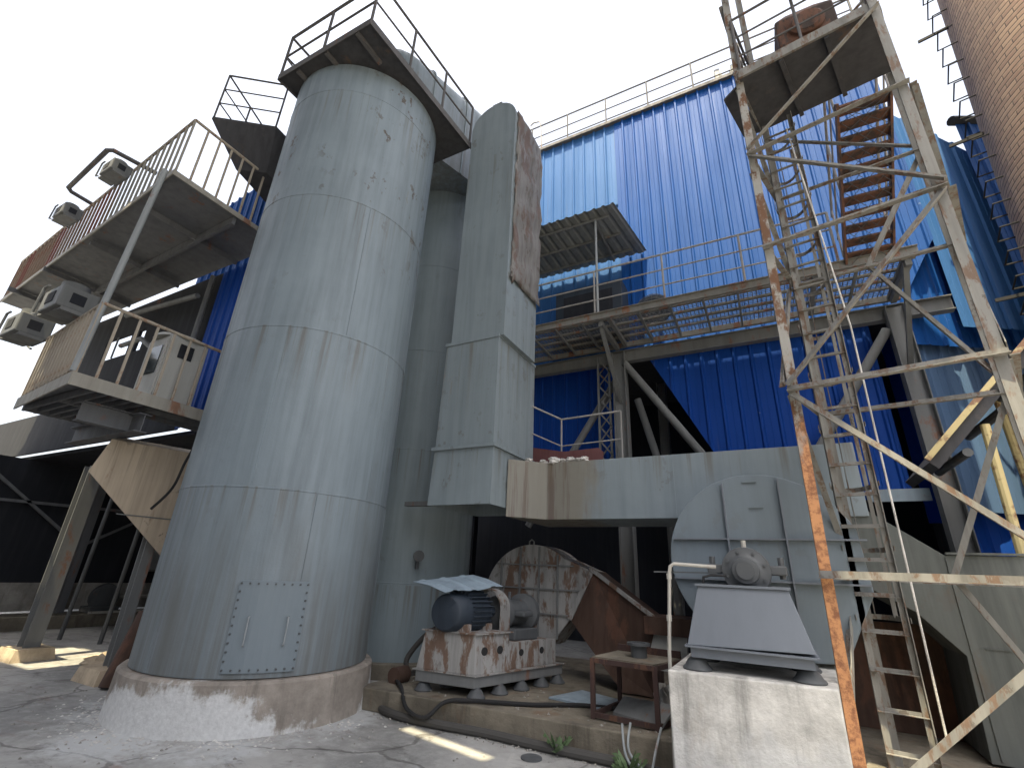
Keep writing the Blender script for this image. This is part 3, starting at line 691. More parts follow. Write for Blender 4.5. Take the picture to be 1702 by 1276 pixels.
# ------------------------------------------------------------------ brick chimney
ca = 36.; cd = 9.4; ccx, ccy = cd * math.sin(R(ca)), cd * math.cos(R(ca))
def cr(z): return 2.27 - .0545 * z
ch = thing('brick_chimney', 'huge tapering round brick chimney at the right edge', 'chimney', (ccx, ccy, 0))
cmb = MB(); n = 128; levels = [0, 2, 4, 6, 8, 10, 12, 14, 16, 18, 20]; vs = []; fs = []; uv = []
for z in levels:
    for k in range(n + 1):
        a = 2 * math.pi * k / n; r_ = cr(z); vs.append((ccx + r_ * math.cos(a), ccy + r_ * math.sin(a), z)); uv.append((a * 1.9, z))
for j in range(len(levels) - 1):
    for k in range(n): a = j * (n + 1) + k; fs.append((a, a + 1, a + n + 2, a + n + 1))
cmb.add(vs, fs); cmb.uv = uv; cmb.build('shaft', 'brick', ch, smooth=True)
sa = R(90 - 24 + 75)   # direction of the step irons seen from the axis
k = 0; z = 1.2
while z < 13:
    r_ = cr(z); dr = V(math.cos(R(168)), math.sin(R(168)), 0); tn = V(-dr.y, dr.x, 0); c = V(ccx, ccy, z)
    p = c + dr * (r_ - .05)
    MB().tube([p + tn * .2, p + tn * .2 + dr * .22, p - tn * .2 + dr * .22, p - tn * .2], .013, 6).build('step_iron', 'rubber', ch); z += .4
for t_ in (2.6, 5.4, 8.2, 10.6):
    c = V(ccx, ccy, t_); dr = V(math.cos(R(168)), math.sin(R(168)), 0); tn = V(-dr.y, dr.x, 0); p = c + dr * cr(t_)
    MB().bar(p - dr * .05, p + dr * .4, .05, .03).build('cage_bracket', 'rubber', ch)

# ------------------------------------------------------------------ annex on the right
an = thing('annex_building', 'blue clad annex seen between the tower and the brick chimney', 'building', (4.5, 11, 0))
corr(3.2, 9.3, 5.6, 10.7, 5.6, lambda t: 10.45 - 1.9 * t, .28, .035).build('wall', 'blue_pale', an)['label'] = 'pale blue upper wall with a sloping top'
corr(2.48, 9.14, 5.4, 10.84, 5.35, lambda t: min(9.9, 6.3 + 4.6 * t), .3, .035).build('wall', 'blue', an)['label'] = 'deep blue sheets with a slanting edge'
corr(2.40, 9.24, 5.6, 11.1, 2.7, 5.5, .3, .035).build('wall', 'blue_grey', an)['label'] = 'pale grey-blue lower sheets'
corr(4.25, 9.75, 6.2, 10.9, 5.5, 10.15, .3, .035).build('wall', 'blue', an)['label'] = 'deep blue wall beside the chimney'
MB().tube([(4.2, 9.72, 10.15), (5.2, 10.3, 10.27), (6.2, 10.9, 10.2)], .09, 10).build('roof_edge', 'dark', an, smooth=True)
MB().box(2.45, 10.9, 2.7, 4.6, 10.95, 9.7).build('back_wall', 'blue_low', an)
corr(2.3, 9.45, 7.5, 11.6, 0, 2.9, .3, .035).build('back_wall', 'blue_low', an)
# inclined conveyor behind the tower
cv = thing('conveyor', 'yellow-edged inclined conveyor trough low between tower and chimney', 'conveyor', (2.4, 7.4, 3))
c0, c1 = V(1.72, 7.0, 2.98), V(3.1, 7.0, 4.5)
MB().prism([c0, c1, c1 + V(.07, 0, -.08), c0 + V(.07, 0, -.08)], (0, 1.3, 0)).build('trough', 'dark_plate', cv)
ybar = MB().bar(c0 + V(-.02, -.02, .03), c1 + V(-.02, -.02, .03), .06, .03)
ym = NT('yellow_paint'); yn = ym.noise(6, det=6); M['yellow'] = ym.done(ym.mix(ym.ramp(yn, .5, .62), (.55, .45, .22), (.24, .13, .07)), .6)
ybar.build('side_rail', 'yellow', cv)
for t in (.2, .5, .8):
    p = lerp(c0, c1, t); MB().tube([p + V(.1, .05, -.2), p + V(.1, 1.25, -.2)], .05, 10).build('roller', 'iron', cv, smooth=True)
MB().tube([(2.33, 7.1, 3.4), (2.2, 7.1, 0)], .045, 10).build('support_leg', 'yellow', cv, smooth=True)
MB().tube([(2.9, 8.2, 4.2), (2.9, 8.2, 0)], .045, 10).build('support_leg', 'yellow', cv, smooth=True)

# ------------------------------------------------------------------ right fan (grey)
fy = 5.72; fcx, fcz = -.18, 1.78
fn = thing('centrifugal_fan', 'grey snail-shaped fan casing above the right concrete block', 'fan', (fcx, 6.1, .9))
def scroll(cx, cz, r0, r1, a0, n=40):
    pts = []
    for i in range(n + 1):
        t = i / n; a = a0 - t * 2 * math.pi * .78; r_ = r0 + (r1 - r0) * t; pts.append((cx + r_ * math.cos(a), cz + r_ * math.sin(a)))
    return pts
pts = []
for i in range(41):
    a = R(250) - R(230) * i / 40; r_ = .80 + .16 * i / 40; pts.append((fcx + r_ * math.cos(a), fcz + r_ * math.sin(a)))
pts += [(fcx + .93, 1.55), (fcx + .62, .95), (fcx + .1, .92)]
MB().prism([(x, fy, z) for x, z in pts], (0, .62, 0)).build('casing', 'fan', fn, bevel=.008)
rb = MB()
for x, z0, z1 in ((-.42, 1.35, 2.6), (.12, 1.0, 2.62)): rb.box(x - .008, fy - .055, z0, x + .008, fy - .001, z1)
for z, x0, x1 in ((2.02, -.98, .78), (1.62, -1.0, .74)):
    rb.box(x0, fy - .05, z - .008, x1, fy - .002, z + .008)
rb.build('stiffener', 'ped', fn)
for x, z in ((-.15, 2.62), (-.12, 2.35)): MB().box(x - .07, fy - .02, z - .015, x + .07, fy - .001, z + .015).build('lug', 'fan', fn)
by = 4.98; bz = 1.70; bx = -.26
sh = MB(); sh.lathe((bx, by, bz), [(.075, -.02), (.075, .85)], 20, 'y'); sh.build('shaft', 'iron', fn, smooth=True)
bh = MB(); bh.lathe((bx, by, bz), [(.05, .0), (.11, .01), (.115, .05), (.145, .07), (.2, .075), (.205, .11), (.19, .12), (.19, .32), (.2, .33), (.2, .37), (.12, .38)], 36, 'y')
bho = bh.build('bearing_housing', 'iron', fn, smooth=True)
MB().lathe((bx, by - .012, bz), [(.062, 0), (.066, .004), (.066, .02)], 24, 'y').build('shaft_end', 'rubber', fn, smooth=True)
bb = MB()
bb.box(bx - .33, by + .1, bz - .03, bx + .33, by + .32, bz + .05); bb.box(bx - .28, by + .1, bz - .2, bx + .28, by + .34, bz - .12); bb.box(bx - .16, by + .12, bz - .2, bx + .16, by + .3, bz)
bb.build('foot', 'iron', bho, bevel=.012)
for k in range(8):
    a = k * math.pi / 4 + .3; MB().tube([(bx + .165 * math.cos(a), by + .055, bz + .165 * math.sin(a)), (bx + .165 * math.cos(a), by + .08, bz + .165 * math.sin(a))], .014, 6).build('bolt', 'iron', bho)
for s in (-1, 1):
    MB().tube([(bx + s * .29, by + .2, bz - .06), (bx + s * .29, by + .2, bz + .12)], .025, 8).build('clamp_bolt', 'iron', bho)
MB().tube([(bx, by + .2, bz + .18), (bx, by + .2, bz + .27)], .022, 8).build('grease_nipple', 'galv', bho)
ped = MB(); y0 = 4.72
ped.loft([[V(-.77, y0, 1.09), V(.17, y0, 1.11), V(.17, y0 + .85, 1.11), V(-.77, y0 + .85, 1.09)], [V(-.66, y0 + .12, 1.555), V(.05, y0 + .12, 1.555), V(.05, y0 + .72, 1.555), V(-.66, y0 + .72, 1.555)]])
po = ped.build('pedestal', 'ped', fn, bevel=.005)
MB().box(-.68, y0 + .1, 1.555, .07, y0 + .74, 1.575).build('top_plate', 'ped', po)
MB().box(-.79, y0 - .02, 1.075, .19, y0 + .87, 1.09).build('rim', 'ped', po)
bs_ = MB(); bs_.box(-.75, y0 + .02, 1.0, .15, y0 + .06, 1.075); bs_.box(-.75, y0 + .78, 1.0, .15, y0 + .82, 1.075); bs_.box(-.75, y0 + .06, 1.0, -.71, y0 + .78, 1.075); bs_.box(.11, y0 + .06, 1.0, .15, y0 + .78, 1.075)
bs_.build('base_frame', 'ped', po)
def isolator(x, y, z, parent, s=1.):
    return MB().lathe((x, y, z), [(.115 * s, 0), (.12 * s, .012), (.11 * s, .025), (.1 * s, .03), (.075 * s, .075), (.05 * s, .09), (.045 * s, .11), (0.01, .112)], 24).build('vibration_mount', 'iron', parent, smooth=True)
for x, y in ((-.72, 4.83), (.1, 4.86), (-.72, 5.42), (.1, 5.45)): isolator(x, y, .9, fn, 1.)
# concrete block
bk = MB(); bk.prism([(-.93, 4.62, 0), (.27, 4.68, 0), (.36, 6.1, 0), (-.93, 6.1, 0)], (0, 0, .9))
tag(bk.build('concrete_block', 'block', bevel=.012), 'pale stained concrete block carrying the grey right fan', 'block')
wp = thing('water_pipe', 'thin galvanised pipe rising beside the grey fan pedestal', 'pipe', (-.83, 4.9, .2))
MB().tube([(-.97, 4.85, .15), (-.95, 4.85, 1.0), (-.9, 4.86, 1.66), (-.89, 4.86, 1.71), (-.86, 4.87, 1.735), (-.5, 4.95, 1.72)], .016, 8).build('pipe', 'galv', wp, smooth=True)
for z, x in ((1.25, -.932), (1.6, -.905)): MB().tube([(x, 4.857, z), (x, 4.857, z + .05)], .023, 8).build('coupling', 'galv', wp)
MB().bar((-1.05, 4.9, 1.66), (-.5, 4.98, 1.67), .012, .03).build('bracket', 'iron', wp)
MB().tube([(-.62, 4.9, 1.58), (-.61, 4.9, 1.63), (-.55, 4.93, 1.65), (-.42, 4.96, 1.65)], .012, 6).build('hose', 'rubber', wp, smooth=True)
# outlet duct to the right of the fan
od = thing('outlet_duct', 'large grey duct sloping down right from the fan behind the ladder', 'duct', (1.6, 6.8, .2))
y0 = 6.45
MB().prism([(.45, y0, 2.72), (.85, y0, 2.46), (1.49, y0, 1.94), (4.6, y0, 1.95), (4.6, y0, .2), (1.42, y0, .22), (1.45, y0, 1.05), (1.15, y0, 1.4), (.5, y0, 1.78)], (0, 1.05, 0)).build('casing', 'duct_dirty', od, bevel=.006)
sm = MB(); sm.box(1.49, y0 - .012, .25, 1.505, y0 - .001, 1.92); sm.box(1.6, y0 - .01, 1.12, 4.5, y0 - .001, 1.13); sm.box(1.5, y0 - .03, 1.945, 4.6, y0 + .02, 1.965)
sm.build('weld_seam', 'duct_dirty', od)
ri = MB(); ri.box(.3, 7.25, .12, 1.5, 7.3, 1.25)
ri.build('base_panel', 'brown', od)['label'] = 'dark red-brown rusty panel under the duct'
sb = MB(); sb.prism([(.25, 5.0, 0), (4.5, 4.9, 0), (4.5, 8.6, 0), (.5, 8.6, 0)], (0, 0, .2))
tag(sb.build('duct_footing', 'slab', bevel=.01), 'low brown concrete footing under the large outlet duct', 'footing')

# ------------------------------------------------------------------ slab for the fans
sb = MB(); sb.prism([(-4.75, 5.08, 0), (-.94, 5.30, 0), (-.94, 9.0, 0), (-4.75, 9.0, 0)], (0, 0, .23))
tag(sb.build('concrete_slab', 'slab', bevel=.012), 'low rust-streaked concrete slab under the rusty left fan and table', 'slab')

# ------------------------------------------------------------------ left fan (rusty)
f2 = thing('centrifugal_fan', 'old rusty fan with white peeling gridded casing under the horizontal duct', 'fan', (-3.45, 6.2, .23))
rot = Matrix(((.99, .29, 0, -3.29), (.10, .955, 0, 5.42), (0, 0, 1, .24), (0, 0, 0, 1)))
def LM(): x = MB(); x.M = rot; return x
# local : x across (-.8..0), y along axis
bf = LM(); bf.box(-.80, .0, .09, -.0, 1.62, .21)
bfo = bf.build('base_frame', 'steel', f2, bevel=.008)
LM().box(-.83, -.02, .21, .03, 1.64, .225).build('base_rim', 'white_rust', bfo)
for x in (-.74, -.03):
    for y in (.08, .46, .84, 1.22, 1.55):
        p = rot @ V(x, y, 0); isolator(p.x, p.y, .23, f2, .92)
hb = LM(); hb.loft([[V(-.80, .0, .225), V(-.0, .0, .225), V(-.0, .6, .225), V(-.80, .6, .225)], [V(-.74, .03, .64), V(-.04, .03, .64), V(-.04, .6, .64), V(-.74, .6, .64)]])
hbo = hb.build('motor_pedestal', 'white_rust', f2, bevel=.006)
for y in (.16, .42):
    LM().lathe((-.022, y, .46), [(.045, 0), (.045, .012)], 16, 'x').build('port', 'rubber', hbo)
LM().box(-.77, .0, .64, .0, .63, .655).build('pedestal_top', 'white_rust', hbo)
b2 = LM(); b2.box(-.66, .62, .225, -.05, 1.55, .52); b2o = b2.build('bearing_pedestal', 'white_rust', f2, bevel=.006)
for y in (.85, 1.25): LM().lathe((-.05, y, .40), [(.04, 0), (.04, .006)], 14, 'x').build('port', 'rubber', b2o)
mt = LM(); mt.lathe((-.40, -.08, .86), [(.05, 0), (.19, .01), (.215, .04), (.22, .2), (.22, .22), (.225, .5), (.2, .56), (.1, .6), (.06, .62), (.06, .8)], 32, 'y')
mto = mt.build('motor', 'motor', f2, smooth=True)
fi = LM()
for k in range(26):
    a = 2 * math.pi * k / 26
    fi.bar(V(-.40 + .225 * math.cos(a), .14, .88 + .225 * math.sin(a)), V(-.40 + .225 * math.cos(a), .46, .88 + .225 * math.sin(a)), .045, .012, (math.cos(a), 0, math.sin(a)))
fi.build('cooling_fins', 'motor', mto)
ft = LM(); ft.box(-.62, .05, .655, -.18, .12, .74); ft.box(-.62, .4, .655, -.18, .47, .74); ft.build('feet', 'white_rust', mto)
cg = LM(); pr = []
for i in range(15):
    a = math.pi * i / 14; pr.append((.24 * math.cos(a), .24 * math.sin(a)))
pr2 = [(x * .92, z * .92) for x, z in reversed(pr)]
lp = pr + [(-.24, -.25), (-.22, -.25)] + pr2 + [(.22, -.25), (.24, -.25)]
cg.prism([V(-.40 + x, .6, .9 + z) for x, z in lp], (0, .16, 0)); cg.build('coupling_guard', 'white_rust', f2)
bq = LM(); bq.lathe((-.40, .8, .84), [(.07, -.05), (.2, .0), (.22, .04), (.22, .08), (.16, .1), (.15, .45), (.16, .47), (.24, .5), (.24, .56), (.14, .58), (.08, .7)], 28, 'y'); bqo = bq.build('bearing_housing', 'iron', f2, smooth=True)
bb = LM(); bb.box(-.66, .84, .52, -.14, 1.3, .66); bb.box(-.7, .95, .8, -.1, 1.15, .87); bb.build('foot', 'iron', bqo, bevel=.02)
LM().tube([(-.4, 1.05, 1.0), (-.4, 1.05, 1.1)], .02, 8).build('lifting_eye', 'iron', bqo)
# casing (world coords) disk facing -Y
hx, hy, hzc, hr = -3.42, 7.18, 1.18, .84
pts = []
for i in range(37):
    a = R(215) - R(165) * i / 36; pts.append((hx + hr * math.cos(a), hzc + hr * math.sin(a)))
pts += [(-2.44, 1.66), (-2.78, 1.0), (-2.95, .80), (-3.1, .62), (-3.75, .58)]
MB().prism([(x, hy, z) for x, z in pts], (0, .6, 0)).build('casing', 'white_rust', f2, bevel=.006)
gr = MB()
def chord(x=None, z=None):
    if x is not None: h = math.sqrt(max(0, hr ** 2 - (x - hx) ** 2)); return h
    return math.sqrt(max(0, hr ** 2 - (z - hzc) ** 2))
for x in (-3.95, -3.62, -3.29, -2.98): h = chord(x=x); gr.box(x - .01, hy - .035, max(.62, hzc - h) + .1, x + .01, hy - .001, hzc + h - .02)
for z, xr in ((1.72, -2.72), (1.38, -2.62), (1.04, -2.8)): h = chord(z=z); gr.box(hx - h + .02, hy - .032, z - .01, xr, hy - .001, z + .01)
gr.build('stiffener', 'steel', f2)
MB().tube([(-3.5, hy + .05, 2.0), (-3.5, hy + .05, 2.07), (-3.46, hy + .05, 2.1), (-3.42, hy + .05, 2.07), (-3.42, hy + .05, 2.0)], .012, 6).build('lifting_eye', 'steel', f2)
# brown outlet
ob = MB(); ob.prism([(-2.42, hy - .02, 1.66), (-1.52, hy - .35, 1.12), (-1.55, hy - .35, .25), (-1.95, hy - .35, .25), (-2.36, hy - .2, .62), (-2.78, hy - .02, 1.0)], (0, .6, 0))
obo = ob.build('outlet_chute', 'brown', f2)
e = MB(); e.bar((-2.42, hy - .04, 1.68), (-2.78, hy - .04, 1.0), .07, .03); e.bar((-2.45, hy - .05, 1.70), (-1.5, hy - .38, 1.14), .05, .03); e.build('flange', 'white_rust', obo)
MB().box(-1.6, 6.7, .95, -.95, 7.3, 1.15).build('outlet_flange', 'brown', f2)
# tin roof on the motor
tr = MB(); vs = []; fs = []; c0, c1, c2, c3 = [rot @ V(*p) for p in ((-.84, -.14, 1.19), (-.28, -.22, 1.09), (-.12, .56, 1.17), (-.60, .58, 1.30))]
n = 24
for i in range(n + 1):
    t = i / n; a = lerp(c0, c3, t); b = lerp(c1, c2, t); o_ = V(0, 0, .012 if i % 8 in (3, 4) else 0)
    mid_ = (a + b) / 2 + V(0, 0, .02)
    vs += [a + o_, mid_ + o_, b + o_ + V(0, 0, .012 * math.sin(9 * t))]
for i in range(n):
    for k in (0, 1): j = 3 * i + k; fs.append((j, j + 1, j + 4, j + 3))
tro = tr.add(vs, fs).build('tin_sheet', 'tin'); tag(tro, 'bent pale tin sheet roofing the blue motor', 'sheet')
tro.modifiers.new('thick', 'SOLIDIFY').thickness = .004

# ------------------------------------------------------------------ table and pot
tb = thing('steel_table', 'brown rusty angle-iron table standing on the slab edge', 'table', (-1.5, 5.8, .23))
TZ = .78; tc = [V(-1.9, 5.55, 0), V(-1.23, 5.5, 0), V(-1.08, 6.12, 0), V(-1.8, 6.2, 0)]
for c in tc: MB().bar(c + V(0, 0, .232), c + V(0, 0, TZ), .045, .045).build('leg', 'table', tb)
for z, nm in ((TZ - .02, 'top_frame'), (.27, 'foot_frame')):
    fr = MB()
    for a, b in zip(tc, tc[1:] + tc[:1]): fr.bar(a + V(0, 0, z), b + V(0, 0, z), .045, .03)
    fr.build(nm, 'table', tb)
MB().prism([c + V(0, 0, TZ - .003) for c in tc], (0, 0, .02)).build('top', 'slab', tb)
MB().bar(tc[3] + V(0, 0, TZ + .05), tc[2] + V(0, 0, TZ + .05), .07, .03).build('back_rail', 'table', tb)
pt = MB().lathe((-1.47, 5.85, TZ + .018), [(.085, 0), (.085, .11), (.125, .115), (.125, .14), (.08, .142), (.07, .05)], 24)
tag(pt.build('flanged_pot', 'iron', smooth=True), 'small grey flanged pipe stub standing on the rusty table', 'pipe stub')
bd = MB(); bd.prism([(-1.75, 5.75, .25), (-1.2, 5.55, .25), (-1.1, 5.75, .4), (-1.7, 6.0, .36)], (0, 0, .025))
tag(bd.build('board', 'steel'), 'grey board lying under the rusty table', 'board')
tag(lump((-1.35, 6.45, .3), .14, 'foam', 'rubble_lump', None, 31, 8, 1.2), 'white rubble lump behind the table legs', 'rubble')
wb = MB(); wb.prism([(-1.62, 6.75, .56), (-1.12, 6.7, .56), (-1.1, 6.75, .98), (-1.5, 6.82, .98)], (0, .03, 0))
tag(wb.build('white_board', 'cab'), 'white panel leaning behind the rusty table', 'panel')
pk = MB(); pk.prism([(-2.6, 6.0, .235), (-1.9, 5.9, .235), (-1.5, 6.3, .235), (-2.4, 6.6, .235)], (0, 0, .02))
tag(pk.build('sheet_scrap', 'tin'), 'flat grey sheet scrap lying on the slab beside the fan base', 'sheet')

# ------------------------------------------------------------------ hoses, weeds, cover
def spline(pts, n=6):
    out = []; P = [Vector(p) for p in pts]
    for i in range(len(P) - 1):
        a = P[max(i - 1, 0)]; b = P[i]; c = P[i + 1]; d = P[min(i + 2, len(P) - 1)]
        for k in range(n):
            t = k / n; out.append(.5 * ((2 * b) + (c - a) * t + (2 * a - 5 * b + 4 * c - d) * t * t + (3 * b - a - 3 * c + d) * t ** 3))
    return out + [P[-1]]
tag(MB().tube(spline([(-4.62, 6.2, .3), (-4.65, 5.6, .12), (-4.45, 5.2, .05), (-4.05, 5.02, .045), (-3.5, 5.02, .045), (-2.9, 5.08, .045), (-2.35, 5.07, .045), (-1.9, 5.08, .045), (-1.5, 5.08, .05), (-1.1, 5.0, .06)]), .045, 10).build('hose', 'hose', smooth=True), 'thick dusty hose lying along the foot of the slab', 'hose')
tag(MB().tube(spline([(-4.5, 5.5, .26), (-4.2, 5.25, .26), (-3.9, 5.0, .14), (-3.6, 4.95, .1), (-3.45, 5.1, .24), (-3.2, 5.25, .26), (-2.6, 5.55, .255), (-2.1, 5.9, .255), (-1.5, 6.0, .255)]), .022, 8).build('hose', 'rubber', smooth=True), 'thin black hose curling over the slab toward the table', 'hose')
tag(MB().tube(spline([(-4.5, 5.75, .3), (-4.6, 5.8, .45), (-4.45, 5.9, .7), (-4.25, 5.95, .85)]), .035, 10).build('hose', 'hose', smooth=True), 'corrugated hose rising to the motor beside the rear silo', 'hose')
tag(MB().lathe((-4.5, 5.55, .31), [(.09, -.1), (.1, -.1), (.1, .12), (.07, .12)], 18, 'y').build('pipe_stub', 'brown', smooth=True), 'short rusty pipe stub lying at the left end of the slab', 'pipe stub')
tag(MB().lathe((-2.27, 4.85, 0), [(.1, 0), (.1, .012), (.06, .014)], 24).build('drain_cover', 'iron', smooth=True), 'small round iron cover set in the yard floor', 'cover')
pw = thing('old_pipe', 'pair of pale broken conduit pipes leaning on the slab corner by the block', 'pipe', (-1.5, 5.1, .1))
for p in ([(-1.42, 5.2, .34), (-1.4, 5.05, .15), (-1.15, 4.9, .03)], [(-1.50, 5.2, .32), (-1.42, 5.02, .12), (-1.2, 4.8, .03)], [(-1.15, 5.25, .33), (-1.16, 5.05, .22), (-1.2, 4.95, .02)]):
    MB().tube(spline(p), .011, 8).build('pipe', 'pole', pw, smooth=True)
def weed(c, label, n, s, seed):
    random.seed(seed); mb = MB()
    for k in range(n):
        a = random.random() * 6.28; l = s * (.5 + random.random()); tilt = .3 + random.random() * .9
        d = V(math.cos(a) * math.sin(tilt), math.sin(a) * math.sin(tilt), math.cos(tilt)); u = V(-math.sin(a), math.cos(a), 0) * l * .16
        p = V(*c); mb.add([p, p + d * l * .5 + u, p + d * l, p + d * l * .5 - u], [(0, 1, 2, 3)])
        for q in (.45, .7):
            b = p + d * l * q; e_ = V(math.cos(a + 1.2), math.sin(a + 1.2), .3).normalized() * l * .35; w_ = V(0, 0, l * .08)
            mb.add([b, b + e_ * .5 + w_, b + e_, b + e_ * .5 - w_], [(0, 1, 2, 3)])
    return tag(mb.build('weed', 'leaf'), label, 'weed')
weed((-2.1, 5.05, .02), 'small green weed growing against the slab face', 14, .16, 1)
weed((-1.38, 4.92, 0), 'bushier green weed at the broken conduit by the block', 20, .17, 2)

random.seed(21); gm = MB()
for k in range(420):
    if k < 220: x = random.uniform(-4.4, -1.0); y = random.uniform(5.28, 6.6) if random.random() < .5 else random.uniform(4.95, 5.06); z = .235 if y > 5.2 else .004
    else: x = random.uniform(-8.5, -1.2); y = random.uniform(2.2, 5.0); z = .004
    if (x - CX) ** 2 + (y - CY) ** 2 < 1.5 ** 2: continue
    r_ = random.uniform(.005, .02) * (1.3 if random.random() < .1 else 1); a = random.random() * 3
    c = V(x, y, z); p = [c + V(r_ * math.cos(a + i * 1.57) * random.uniform(.6, 1.3), r_ * math.sin(a + i * 1.57) * random.uniform(.6, 1.3), 0) for i in range(4)]; q = c + V(0, 0, r_ * random.uniform(.5, 1.1))
    gm.add(p + [q], [(0, 1, 4), (1, 2, 4), (2, 3, 4), (3, 0, 4)])
tag(gm.build('gravel', 'conc'), 'loose grit and crumbs scattered over the yard and slab', 'gravel', kind='stuff')
lm_ = MB()
for k in range(420):
    a = R(random.uniform(-150, 10)); d_ = 1.42 + abs(random.gauss(0, .22)); x, y = CX + d_ * math.cos(a), CY + d_ * math.sin(a)
    r_ = random.uniform(.006, .022); c = V(x, y, .003); b0 = random.random() * 3
    p = [c + V(r_ * math.cos(b0 + i * 1.257) * random.uniform(.6, 1.3), r_ * math.sin(b0 + i * 1.257) * random.uniform(.6, 1.3), 0) for i in range(5)]; q = c + V(0, 0, r_ * random.uniform(.3, .8))
    lm_.add(p + [q], [(i, (i + 1) % 5, 5) for i in range(5)])
tag(lm_.build('lime_crumbs', 'foam'), 'white lime crumbs scattered round the front silo plinth', 'lime', kind='stuff')
# ------------------------------------------------------------------ left platforms
def balusters(parent, a, b, h, sp, w, mats):
    a = Vector(a); b = Vector(b); n = int((b - a).length / sp); me = {}
    for k in range(n + 1):
        p = lerp(a, b, k / n); mt = mats(k, n)
        if mt not in me:
            o = MB().bar((0, 0, 0), (0, 0, h), w * .85, w * .45).build('baluster', mt); me[mt] = o; o.parent = parent
        else:
            o = me[mt].copy(); col.objects.link(o); o.parent = parent
        r = parent
        while r.parent is not None: r = r.parent
        o.location = p - Vector(r.location)
def plat(label, z, c0, cl, depth, yend, fas, hr_, sp, mats, back=True):
    t = thing('platform', label, 'platform', (c0[0], c0[1], z))
    th = .03
    MB().prism([(c0[0], c0[1], z), (cl[0], cl[1], z), (cl[0], yend, z), (c0[0], yend, z)], (0, 0, -th)).build('deck', 'plat', t)
    f = MB(); f.bar((c0[0] + .02, c0[1], z - fas / 2 + .02), (cl[0], cl[1], z - fas / 2 + .02), fas, .02); f.bar((c0[0] + .01, c0[1] + .012, z - fas / 2 + .02), (c0[0] + .01, yend, z - fas / 2 + .02), fas, .02)
    f.build('fascia', 'fascia', t)
    a = MB(); hz = z + hr_
    a.tube([(cl[0], cl[1] + .03, hz), (c0[0] - .03, c0[1] + .03, hz)], .025, 8); a.tube([(c0[0] - .03, c0[1] + .03, hz), (c0[0] - .03, yend, hz)], .025, 8)
    a.tube([(cl[0], cl[1] + .03, z + .09), (c0[0] - .03, c0[1] + .03, z + .09)], .012, 6)
    ro = a.build('railing', 'cream', t, smooth=True)
    balusters(ro, (c0[0] - .03, c0[1] + .03, z), (cl[0], cl[1] + .03, z), hr_, sp, .038, mats)
    balusters(ro, (c0[0] - .03, c0[1] + .25, z), (c0[0] - .03, c0[1] + (1.7 if yend > 4 else 1.4), z), hr_, .2, .038, lambda k, n: 'cream')
    return t
def matlow(k, n): return 'redrust' if 17 <= k <= 22 else 'cream'
def mathi(k, n): return 'redrust' if k in (13, 14, 22, 23, 30, 31) else ('fascia' if k < 11 else 'brownrail')
p1 = plat('lower steel platform with cream railing left of the front silo', 3.66, (-7.4, 2.17), (-9.62, 2.36), 4, 3.2, .17, 1.02, .15, matlow)
for k in range(6):
    y = 2.45 + k * .14; MB().bar((-7.42, y, 3.56), (-9.6, y, 3.56), .1, .03).build('joist', 'plat', p1)
for x in (-8.4, -9.5): MB().bar((x, 2.45, 3.55), (x, 3.18, 3.55), .1, .04).build('joist', 'plat', p1)
MB().ibeam((-7.5, 3.12, 3.3), (-9.6, 3.14, 3.3), .26, .16, .014).build('main_beam', 'plat', p1)
MB().ibeam((-7.8, 2.5, 3.32), (-7.8, 3.1, 3.32), .26, .14, .014).build('main_beam', 'plat', p1)
MB().box(-8.3, 3.201, 3.63, -7.4, 4.6, 3.659).build('deck', 'plat', p1)
MB().bar((-7.39, 3.2, 3.595), (-7.39, 4.6, 3.595), .17, .02).build('fascia', 'fascia', p1)
MB().tube([(-7.43, 3.2, 4.68), (-7.43, 4.6, 4.68)], .025, 8).build('handrail', 'cream', p1)
for x in (-7.75, -8.1): MB().bar((x, 3.2, 3.56), (x, 4.6, 3.56), .1, .03).build('joist', 'plat', p1)
p2 = plat('upper steel platform with long rusty railing above the lower one', 7.12, (-7.4, 2.35), (-15.6, 2.8), 4, 4.25, .09, 1.13, .24, mathi)
# a row of slots where daylight falls through the upper deck : strip of grating between two decks
MB().bar((-7.45, 3.4, 7.0), (-15.6, 3.6, 7.0), .14, .06).build('main_beam', 'plat', p2)
for x in (-8.6, -10.6, -12.6, -14.4): MB().bar((x, 2.6, 7.02), (x, 4.2, 7.02), .1, .05).build('joist', 'plat', p2)
pole = MB().tube([(-7.46, 2.19, 3.7), (-7.46, 2.27, 7.08)], .04, 12)
tag(pole.build('support_pole', 'pole', smooth=True), 'slim grey pole holding the upper platform at its corner', 'pole')
# small platform beside the silo
p3 = thing('platform', 'small dark platform with thin railing hugging the left of the silo top', 'platform', (-7.8, 3.2, 9.0))
z3_ = 9.0; pp = [(-7.97, 2.76, z3_), (-7.08, 3.42, z3_), (-7.2, 4.6, z3_), (-8.5, 4.0, z3_)]
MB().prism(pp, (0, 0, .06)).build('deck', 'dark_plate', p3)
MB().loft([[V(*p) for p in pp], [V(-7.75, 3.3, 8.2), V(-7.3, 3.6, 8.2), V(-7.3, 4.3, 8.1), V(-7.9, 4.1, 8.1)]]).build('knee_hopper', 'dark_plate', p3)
railing(p3, [(-8.48, 4.0, z3_ + .06), (-7.96, 2.78, z3_ + .06), (-7.1, 3.42, z3_ + .06)], 1.1, (1, .66, .33), .8, .018, 'rail_dark')

